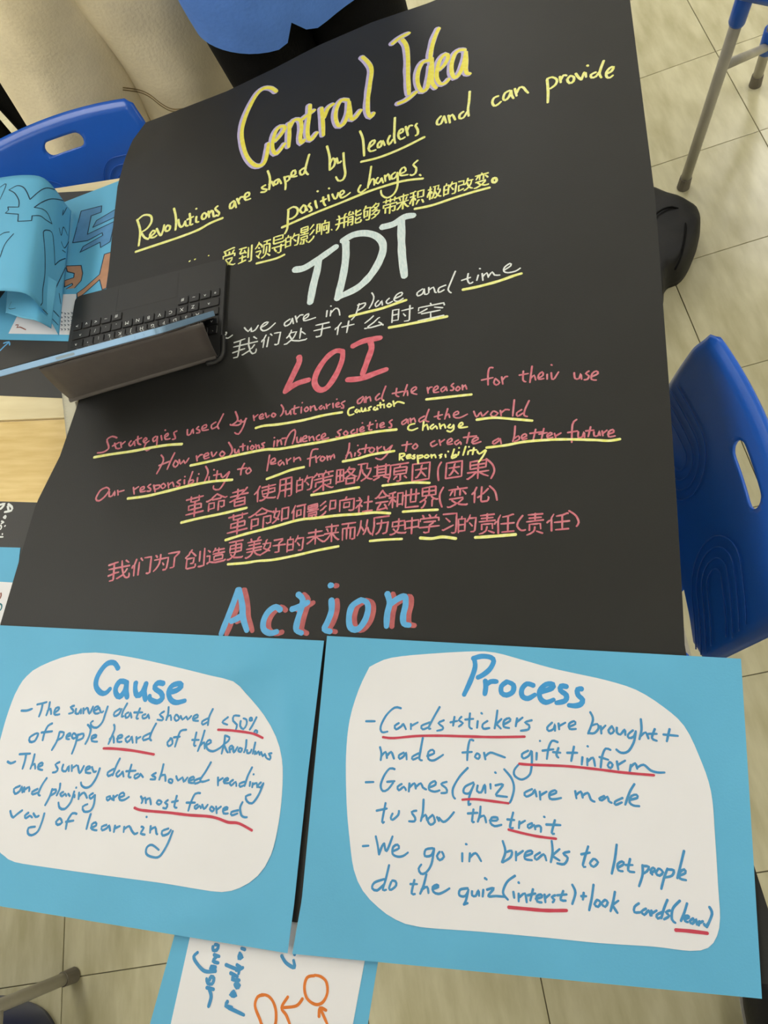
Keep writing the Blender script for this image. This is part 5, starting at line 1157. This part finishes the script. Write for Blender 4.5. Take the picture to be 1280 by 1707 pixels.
# right chair: width direction along the oval handle hole
yawR = math.radians(-94.1)     # facing the desk
hc = shell_pt(0, PL - .050)
def place(px, py, yaw):
    """chair location so that the handle hole shows at this pixel"""
    P = un(px, py, hc.z - .042); o = Vector((hc.x, hc.y, 0)); c, s = math.cos(yaw), math.sin(yaw)
    return (P.x - (c * o.x - s * o.y), P.y - (s * o.x + c * o.y), 0)
chR = make_chair('classroom_chair', 'blue plastic chair with an oval handle hole, right of the poster', place(1245, 790, yawR), yawR)
yawL = math.radians(-4)
chL = make_chair('classroom_chair', 'blue plastic chair behind the folded blue poster, beside the beige trousers', place(107, 240, yawL), yawL)
# far chair at the top right: two of its legs are in view
f1 = Vector((.525, 1.367, 0)); f2 = Vector((.776, 1.612, 0)); dv = (f2 - f1).normalized(); inw = Vector((dv.y, -dv.x, 0))
mid = (f1 + f2) / 2
ctr = mid + inw * .190
yT = math.atan2(dv.y, dv.x) - math.pi / 2   # local y along dv; side pair at local x = -.178
chT = make_chair('classroom_chair', 'blue plastic chair at the top right, only its grey legs and blue sleeves in view', (ctr.x, ctr.y, 0), yT, sz=.50, topx=.115, low=True)
yB = math.radians(180)
chB = make_chair('classroom_chair', 'blue plastic chair at the lower left corner, beyond the cards', (-1.265, -.242, 0), yB)

# ------------------------------------------------------------------ black bag lying on the floor right of the poster
bt = thing('bag', 'black fabric bag lying on the floor between the poster and the far chair leg', 'bag', (.40, 1.22, 0))
foot_px = [(1040, 320), (1092, 330), (1120, 340), (1148, 352), (1163, 362), (1167, 385), (1160, 415), (1148, 440), (1134, 455), (1118, 461), (1110, 470), (1105, 490), (1102, 510), (1060, 520), (1030, 430)]
OUT = [un(x, y, .045) for x, y in foot_px]
OUT = [p for p in smooth_pts(OUT + [OUT[0]], .012)[:-1]]
c_ = sum(OUT, Vector()) / len(OUT)
V = []; F = []; n = len(OUT); rr = [(1.0, .0, .94), (1.0, .02, .985), (1.0, .045, 1.0), (1, .07, .985), (1, .086, .95), (1, .095, .86), (1, .098, .7), (1, .096, .45), (1, .094, .2)]
for (_, z, s) in rr:
    for p in OUT:
        q = c_ + (p - c_) * s; q = Vector((q.x, q.y, z)); k = .008 * nz(q, 22, z * 30) if z > 0 else 0
        V.append(q + Vector((0, 0, k)))
for r in range(len(rr) - 1):
    for k in range(n): F.append((r * n + k, r * n + (k + 1) % n, (r + 1) * n + (k + 1) % n, (r + 1) * n + k))
F.append(tuple(reversed(range(n)))); F.append(tuple((len(rr) - 1) * n + k for k in range(n)))
mesh('body', V, F, M['bag'], bt, smooth=True)
v, f = tube(smooth_pts([un(1140, 350, .092), un(1143, 385, .099), un(1136, 425, .096), un(1125, 450, .085)], .01), .0022, 8); mesh('piping', v, f, M['black_cloth'], bt, smooth=True)
v, f = tube(smooth_pts([un(1150, 360, .085), un(1120, 345, .10), un(1090, 360, .10), un(1070, 400, .10)], .01), .0022, 8); mesh('zip', v, f, M['black_cloth'], bt, smooth=True)

# ------------------------------------------------------------------ people
def skin_mesh(name, verts, edges, radii, m, parent, sub=2, root=0):
    me = bpy.data.meshes.new(name); me.from_pydata([tuple(v) for v in verts], edges, [])
    o = bpy.data.objects.new(name, me); COL.objects.link(o)
    md = o.modifiers.new('skin', 'SKIN'); md.use_smooth_shade = True; md.branch_smoothing = .6
    sv = me.skin_vertices[0].data
    for i, r in enumerate(radii):
        sv[i].radius = (r, r) if not isinstance(r, tuple) else r
        sv[i].use_root = (i == root)
    s2 = o.modifiers.new('sub', 'SUBSURF'); s2.levels = sub; s2.render_levels = sub
    dg = bpy.context.evaluated_depsgraph_get(); ev = o.evaluated_get(dg)
    nm = bpy.data.meshes.new_from_object(ev); o.modifiers.clear(); o.data = nm
    nm.materials.clear(); nm.materials.append(m)
    for p in nm.polygons: p.use_smooth = True
    if parent: o.parent = parent
    return o
def loft(rings, n=40, amp=0, seed=0, cap0=False, cap1=False, fscale=9):
    """rings: (center, rx, ry) -> V, F"""
    V = []; F = []
    for (c, rx, ry) in rings:
        for k in range(n):
            a = 2 * math.pi * k / n; q = Vector((c[0] + rx * math.cos(a), c[1] + ry * math.sin(a), c[2]))
            d = Vector((math.cos(a), math.sin(a), 0))
            V.append(q + d * amp * noise.noise(Vector((math.cos(a) * 1.6 + seed, math.sin(a) * 1.6, c[2] * fscale * .35))) * 1.6)
    for r in range(len(rings) - 1):
        for k in range(n): F.append((r * n + k, r * n + (k + 1) % n, (r + 1) * n + (k + 1) % n, (r + 1) * n + k))
    if cap0: F.append(tuple(reversed(range(n))))
    if cap1: F.append(tuple((len(rings) - 1) * n + k for k in range(n)))
    return V, F
def ring_interp(K, step=.02):
    """K: list of (x,y,z,rx,ry) smooth interpolation"""
    out = []
    for i in range(len(K) - 1):
        p0, p1, p2, p3 = K[max(i - 1, 0)], K[i], K[i + 1], K[min(i + 2, len(K) - 1)]
        k = max(2, int(math.dist(p1[:3], p2[:3]) / step))
        for j in range(k):
            t = j / k
            w = [.5 * (2 * b + (c - a) * t + (2 * a - 5 * b + 4 * c - d) * t * t + (3 * b - a - 3 * c + d) * t ** 3) for a, b, c, d in zip(p0, p1, p2, p3)]
            out.append(((w[0], w[1], w[2]), w[3], w[4]))
    w = K[-1]; out.append(((w[0], w[1], w[2]), w[3], w[4])); return out
def person(label, loc, yaw, H, legs, arms, shirt_m, trouser_m, hem_z, leg_r=.10, shirt_w=.175, hem_fn=None, trouser_amp=.012, name='person', sleeve=.22, hair=True):
    """local frame: faces -y. legs: [(hip, knee, ankle)] for x<0 then x>0; arms: [(shoulder, elbow, wrist)]"""
    k = H / 1.70
    t = thing(name, label, 'person', loc, yaw)
    shz = 1.40 * k; hipz = .90 * k
    neck = 1.46 * k; head = 1.58 * k
    V = [(0, 0, hipz + .03), (0, .005, 1.08 * k), (0, .01, 1.26 * k), (0, .01, 1.38 * k), (0, .0, 1.455 * k), (0, -.012, 1.53 * k), (0, -.008, 1.60 * k), (0, .0, 1.665 * k)]
    R = [(.14 * k, .10 * k), (.125 * k, .09 * k), (.15 * k, .10 * k), (.12 * k, .08 * k), .052 * k, (.066 * k, .075 * k), (.075 * k, .088 * k), (.055 * k, .065 * k)]
    E = [(i, i + 1) for i in range(7)]
    for hip, knee, ank in legs:
        b = len(V); V += [hip, knee, ank, (ank[0], ank[1] - .07, .045), (ank[0], ank[1] - .15 * k, .03)]; R += [.078 * k, .052 * k, .036 * k, .034 * k, .026 * k]
        E += [(0, b), (b, b + 1), (b + 1, b + 2), (b + 2, b + 3), (b + 3, b + 4)]
    for sx, (sh, el, wr) in zip((-1, 1), arms):
        b = len(V); sh = Vector(sh); el = Vector(el); wr = Vector(wr); d = (wr - el).normalized()
        side = Vector((-sx, -.3, 0)); side = (side - d * side.dot(d)).normalized(); nn = d.cross(side).normalized()
        palm = wr + d * .05 * k
        V += [tuple(sh), tuple(sh.lerp(el, .5)), tuple(el), tuple(wr), tuple(palm)]; R += [.055 * k, .045 * k, .037 * k, .026 * k, (.030 * k, .018 * k)]
        E += [(3, b), (b, b + 1), (b + 1, b + 2), (b + 2, b + 3), (b + 3, b + 4)]
        for q, ln in ((-1.5, .062), (-.5, .072), (.5, .068), (1.5, .052)):
            f0 = palm + nn * q * .017 * k + d * .03 * k; f1_ = f0 + d * ln * .5 * k + side * .006; f2_ = f1_ + d * ln * .42 * k + side * .016
            c = len(V); V += [tuple(f0), tuple(f1_), tuple(f2_)]; R += [.0092 * k, .0084 * k, .0070 * k]
            E += [(b + 4, c), (c, c + 1), (c + 1, c + 2)]
        c = len(V); g0 = wr + d * .03 * k - nn * .026 * k; g1 = g0 + (d * .7 - nn * .5 + side * .4).normalized() * .045 * k
        V += [tuple(g0), tuple(g1)]; R += [.011 * k, .0085 * k]; E += [(b + 3, c), (c, c + 1)]
    body = skin_mesh('body', V, E, R, M['skin'], t)
    # face
    hz_ = 1.60 * k
    for sx in (-1, 1):
        bm = bmesh.new(); bmesh.ops.create_uvsphere(bm, u_segments=12, v_segments=8, radius=.011 * k); e = bm_obj('eye', bm, M['eye'], body, True, loc=(sx * .030 * k, -.083 * k, hz_))
        bm = bmesh.new(); bmesh.ops.create_uvsphere(bm, u_segments=10, v_segments=6, radius=.0055 * k); bm_obj('iris', bm, M['iris'], body, True, loc=(sx * .030 * k, -.091 * k, hz_))
        bm = bmesh.new(); bmesh.ops.create_uvsphere(bm, u_segments=12, v_segments=8, radius=.02 * k)
        for v in bm.verts: v.co.x *= .35; v.co.z *= 1.4
        bm_obj('ear', bm, M['skin'], body, True, loc=(sx * .077 * k, .0, hz_ - .01))
    bm = bmesh.new(); bmesh.ops.create_cone(bm, cap_ends=True, segments=10, radius1=.014 * k, radius2=.006 * k, depth=.04 * k)
    bm_obj('nose', bm, M['skin'], body, True, loc=(0, -.092 * k, hz_ - .022 * k))
    bm = bmesh.new(); bmesh.ops.create_uvsphere(bm, u_segments=12, v_segments=8, radius=.02 * k)
    for v in bm.verts: v.co.y *= .35; v.co.z *= .3
    bm_obj('mouth', bm, M['lip'], body, True, loc=(0, -.080 * k, hz_ - .055 * k))
    if hair:
        bm = bmesh.new(); bmesh.ops.create_uvsphere(bm, u_segments=32, v_segments=20, radius=.098 * k)
        for v in bm.verts:
            v.co.y *= 1.08
            v.co += v.co.normalized() * .005 * noise.noise(v.co * 60)
            if v.co.y < -.02 * k and v.co.z < .035 * k: v.co.y = max(v.co.y, -.02 * k); v.co.x *= .9
            if v.co.z < -.045 * k: v.co.z = -.045 * k + (v.co.z + .045 * k) * .3
        bm_obj('hair', bm, M['hair'], body, True, loc=(0, .012, 1.625 * k))
    # trousers: hips and two legs
    V = []; F = []
    hx = (legs[0][0][0] + legs[1][0][0]) / 2
    v, f = loft(ring_interp([(hx, 0, 1.02 * k, .145 * k, .105 * k), (hx, 0, hipz, .17 * k, .12 * k), (hx, 0, hipz - .10 * k, .165 * k, .115 * k), (hx, 0, hipz - .16 * k, .12 * k, .09 * k)]), 40, trouser_amp * .4, 3, cap1=True)
    V += v; F += f
    for i, (hip, knee, ank) in enumerate(legs):
        r = leg_r
        v, f = loft(ring_interp([(hip[0], hip[1], hipz - .0, r * .9, r * 1.05), (hip[0] * .9 + knee[0] * .1, hip[1], hipz - .09 * k, r * 1.02, r * 1.1), ((hip[0] + knee[0]) / 2, (hip[1] + knee[1]) / 2, (hipz + knee[2]) / 2, r * .98, r), (knee[0], knee[1], knee[2], r * .88, r * .9),
                              ((ank[0] + knee[0]) / 2, (ank[1] + knee[1]) / 2, (ank[2] + knee[2]) / 2, r * .84, r * .86), (ank[0], ank[1], .05, r * .84, r * .9)]), 44, trouser_amp, i * 5 + 1)
        b = len(V); V += v; F += [tuple(b + q for q in g) for g in f]
    tr = mesh('trousers', V, F, trouser_m, body, world=False, smooth=True)
    # shirt
    K = [(0, 0, hem_z, shirt_w * .98, shirt_w * .70), (0, 0, hem_z + .10 * k, shirt_w, shirt_w * .70), (0, .0, 1.08 * k, shirt_w * .93, shirt_w * .66), (0, .01, 1.25 * k, shirt_w * 1.02, shirt_w * .70), (0, .01, 1.36 * k, shirt_w * .98, shirt_w * .60), (0, .01, 1.43 * k, shirt_w * .55, shirt_w * .42), (0, .0, 1.465 * k, shirt_w * .36, shirt_w * .36)]
    v, f = loft(ring_interp(K), 64, .007, 9)
    if hem_fn:
        v = [Vector((p.x, p.y, p.z + hem_fn(p) * max(0, 1 - (p.z - hem_z) / .12))) for p in v]
    V = v; F = f
    for sh, el, wr in arms:
        sh = Vector(sh); el = Vector(el); wr = Vector(wr)
        e2 = sh.lerp(el, .9 if sleeve < .3 else 1); P = [sh + Vector((-sh.x * .25, 0, .01)), sh, sh.lerp(el, .5), e2]
        Rr = [.062 * k, .066 * k, .062 * k, .064 * k]
        if sleeve > .3: P += [el.lerp(wr, .5), el.lerp(wr, .92)]; Rr += [.055 * k, .046 * k]
        vv, ff = tube(P, Rr, 24, caps=False); b = len(V); V = V + vv; F = F + [tuple(b + q for q in g) for g in ff]
    sh_ = mesh('shirt', V, F, shirt_m, body, world=False, smooth=True)
    vv, ff = loft(ring_interp([(0, .0, 1.45 * k, shirt_w * .42, shirt_w * .40), (0, -.004, 1.485 * k, shirt_w * .36, shirt_w * .38), (0, -.004, 1.452 * k, shirt_w * .47, shirt_w * .47)], .008), 32, 0)
    mesh('collar', vv, ff, shirt_m, sh_, world=False, smooth=True)
    for hip, knee, ank in legs:
        x, y = ank[0], ank[1]
        v, f = loft([((x, y - .045, .018), .045, .125), ((x, y - .045, .035), .047, .128), ((x, y - .04, .055), .045, .12), ((x, y - .02, .075), .040, .09), ((x, y, .095), .036, .05)], 28, 0, cap0=True, cap1=True)
        s = mesh('shoe', v, f, M['shoe'], body, world=False, smooth=True)
        v, f = loft([((x, y - .045, .0), .048, .13), ((x, y - .045, .020), .049, .132)], 28, 0, cap0=True, cap1=True); mesh('sole', v, f, M['sole'], s, world=False)
    return t, body, tr, sh_
def std_arms(k, out=.0, fwd=.0):
    r = []
    for sx in (-1, 1):
        r.append(((sx * .165 * k, .01, 1.37 * k), (sx * (.215 + out) * k, .02, 1.10 * k), (sx * (.225 + out) * k, -.03 - fwd, .87 * k)))
    return r
def std_legs(k, sp=.09):
    return [((sx * sp, 0, .88 * k), (sx * (sp + .005), -.01, .47 * k), (sx * (sp + .01), .01, .08)) for sx in (-1, 1)]
def bent_arms(k):
    return [((sx * .165 * k, .01, 1.37 * k), (sx * .20 * k, .03, 1.12 * k), (sx * .07 * k, -.15 * k, 1.22 * k)) for sx in (-1, 1)]
# blue shirt, black trousers, standing behind the far desk
H1 = 1.50; k1 = H1 / 1.7
def hem1(p):
    a = (p.x + .0) / .17
    return .034 * math.exp(-((p.x + .018) / .016) ** 2) - .022 * math.cos(min(1, abs(p.x + .06) / .13) * math.pi / 2)
p1 = person('person in a blue shirt and black trousers standing behind the poster', (-.178, 1.50, 0), .05, H1, std_legs(k1, .088), bent_arms(k1), M['shirt'], M['black_cloth'], .675, leg_r=.100, shirt_w=.207, hem_fn=hem1, trouser_amp=.006)
# beige trousers, one foot set apart
k2 = 1.66 / 1.7
legs2 = [((-.085, 0, .88 * k2), (-.215, -.03, .47 * k2), (-.30, .02, .08)), ((.070, 0, .88 * k2), (.055, -.04, .47 * k2), (.06, .01, .08))]
arms2 = bent_arms(k2)
p2 = person('person in loose beige trousers standing behind the left blue chair', (-.545, 1.775, 0), 0, 1.66, legs2, arms2, M['beige_cloth'], M['beige_cloth'], 1.0, leg_r=.176, shirt_w=.18, trouser_amp=.022, sleeve=.5)
# dark trousers with stripes at the left edge
k3 = 1.6 / 1.7
p3 = person('person in a blue shirt and black trousers with two white stripes, at the left edge', (-1.14, 2.07, 0), .5, 1.6, std_legs(k3, .09), std_arms(k3), M['shirt'], M['black_cloth'], .80, leg_r=.105, shirt_w=.17, trouser_amp=.008)
# stripes down the outer side of the trouser leg
for off in (0, .022):
    P = []
    for i in range(30):
        z = .86 - i * .027
        P.append((.092 + .107, -.035 + off, z))
    vv = []; ff = []
    for i, p in enumerate(P):
        vv += [(p[0], p[1], p[2]), (p[0], p[1] + .010, p[2])]
        if i: a = len(vv) - 4; ff.append((a, a + 1, a + 3, a + 2))
    mesh('stripe', vv, ff, M['white_ink'], p3[2], world=False, label='white stripe')
# the one who takes the picture stands behind the camera; a shoe shows at the lower right
k4 = 1.66 / 1.7
legs4 = [((-.09, 0, .88 * k4), (-.09, .0, .47 * k4), (-.100, -.035, .08)), ((.09, 0, .88 * k4), (.09, .0, .47 * k4), (.10, .14, .08))]
p4 = person('person in black clothes, one black shoe in view at the lower right corner', (.05, -.37, 0), math.pi, 1.66, legs4, std_arms(k4), M['black_cloth'], M['black_cloth'], .85, leg_r=.098, shirt_w=.175, trouser_amp=.006)
# pocket seam on the beige trousers: two rows of stitching lying on the cloth
bpy.context.view_layer.update()
tm = p2[2]; mw = tm.matrix_world
bvt = BVHTree.FromPolygons([tuple(mw @ v.co) for v in tm.data.vertices], [tuple(p.vertices) for p in tm.data.polygons])
for dy_ in (0, 4):
    P = []
    for q in smooth_pts([(x, y + dy_, 0) for x, y in ((205, 146), (232, 150), (250, 158), (268, 172), (285, 181), (305, 181), (345, 172))], 4):
        h = bvt.ray_cast(CO, ray(q.x, q.y))
        if h[0] is not None: P.append(mw.inverted() @ (h[0] - ray(q.x, q.y) * .0012))
    if len(P) > 3:
        v, f = tube(P, .0012, 6); mesh('seam', v, f, M['seam'], tm, world=False, smooth=True)

# ------------------------------------------------------------------ navy bag at the lower left corner
nb = thing('bag', 'navy bag on the floor at the lower left corner, beside the grey chair leg', 'bag', (-1.33, -.26, 0))
P = smooth_pts([un(-160, 1720, .08), un(-60, 1672, .08), un(-5, 1676, .08), un(40, 1706, .08), un(60, 1790, .08), un(0, 1900, .08), un(-140, 1880, .08), un(-160, 1720, .08)], .012)[:-1]
c_ = sum(P, Vector()) / len(P); V = []; F = []; n = len(P)
rr = [(0, .96), (.02, 1.0), (.08, 1.0), (.13, .97), (.155, .88), (.165, .7), (.166, .4), (.164, .15)]
for z, s in rr:
    for p in P:
        q = c_ + (p - c_) * s; V.append(Vector((q.x, q.y, z + (.006 * nz(q, 20, z * 20) if z else 0))))
for r in range(len(rr) - 1):
    for k in range(n): F.append((r * n + k, r * n + (k + 1) % n, (r + 1) * n + (k + 1) % n, (r + 1) * n + k))
F.append(tuple(reversed(range(n)))); F.append(tuple((len(rr) - 1) * n + k for k in range(n)))
mesh('body', V, F, M['blue_dark'], nb, smooth=True)
v, f = tube([p.lerp(c_, .02) + Vector((0, 0, .06)) for p in P] + [P[0].lerp(c_, .02) + Vector((0, 0, .06))], .004, 8, caps=False); mesh('piping', v, f, M['black_cloth'], nb, smooth=True)
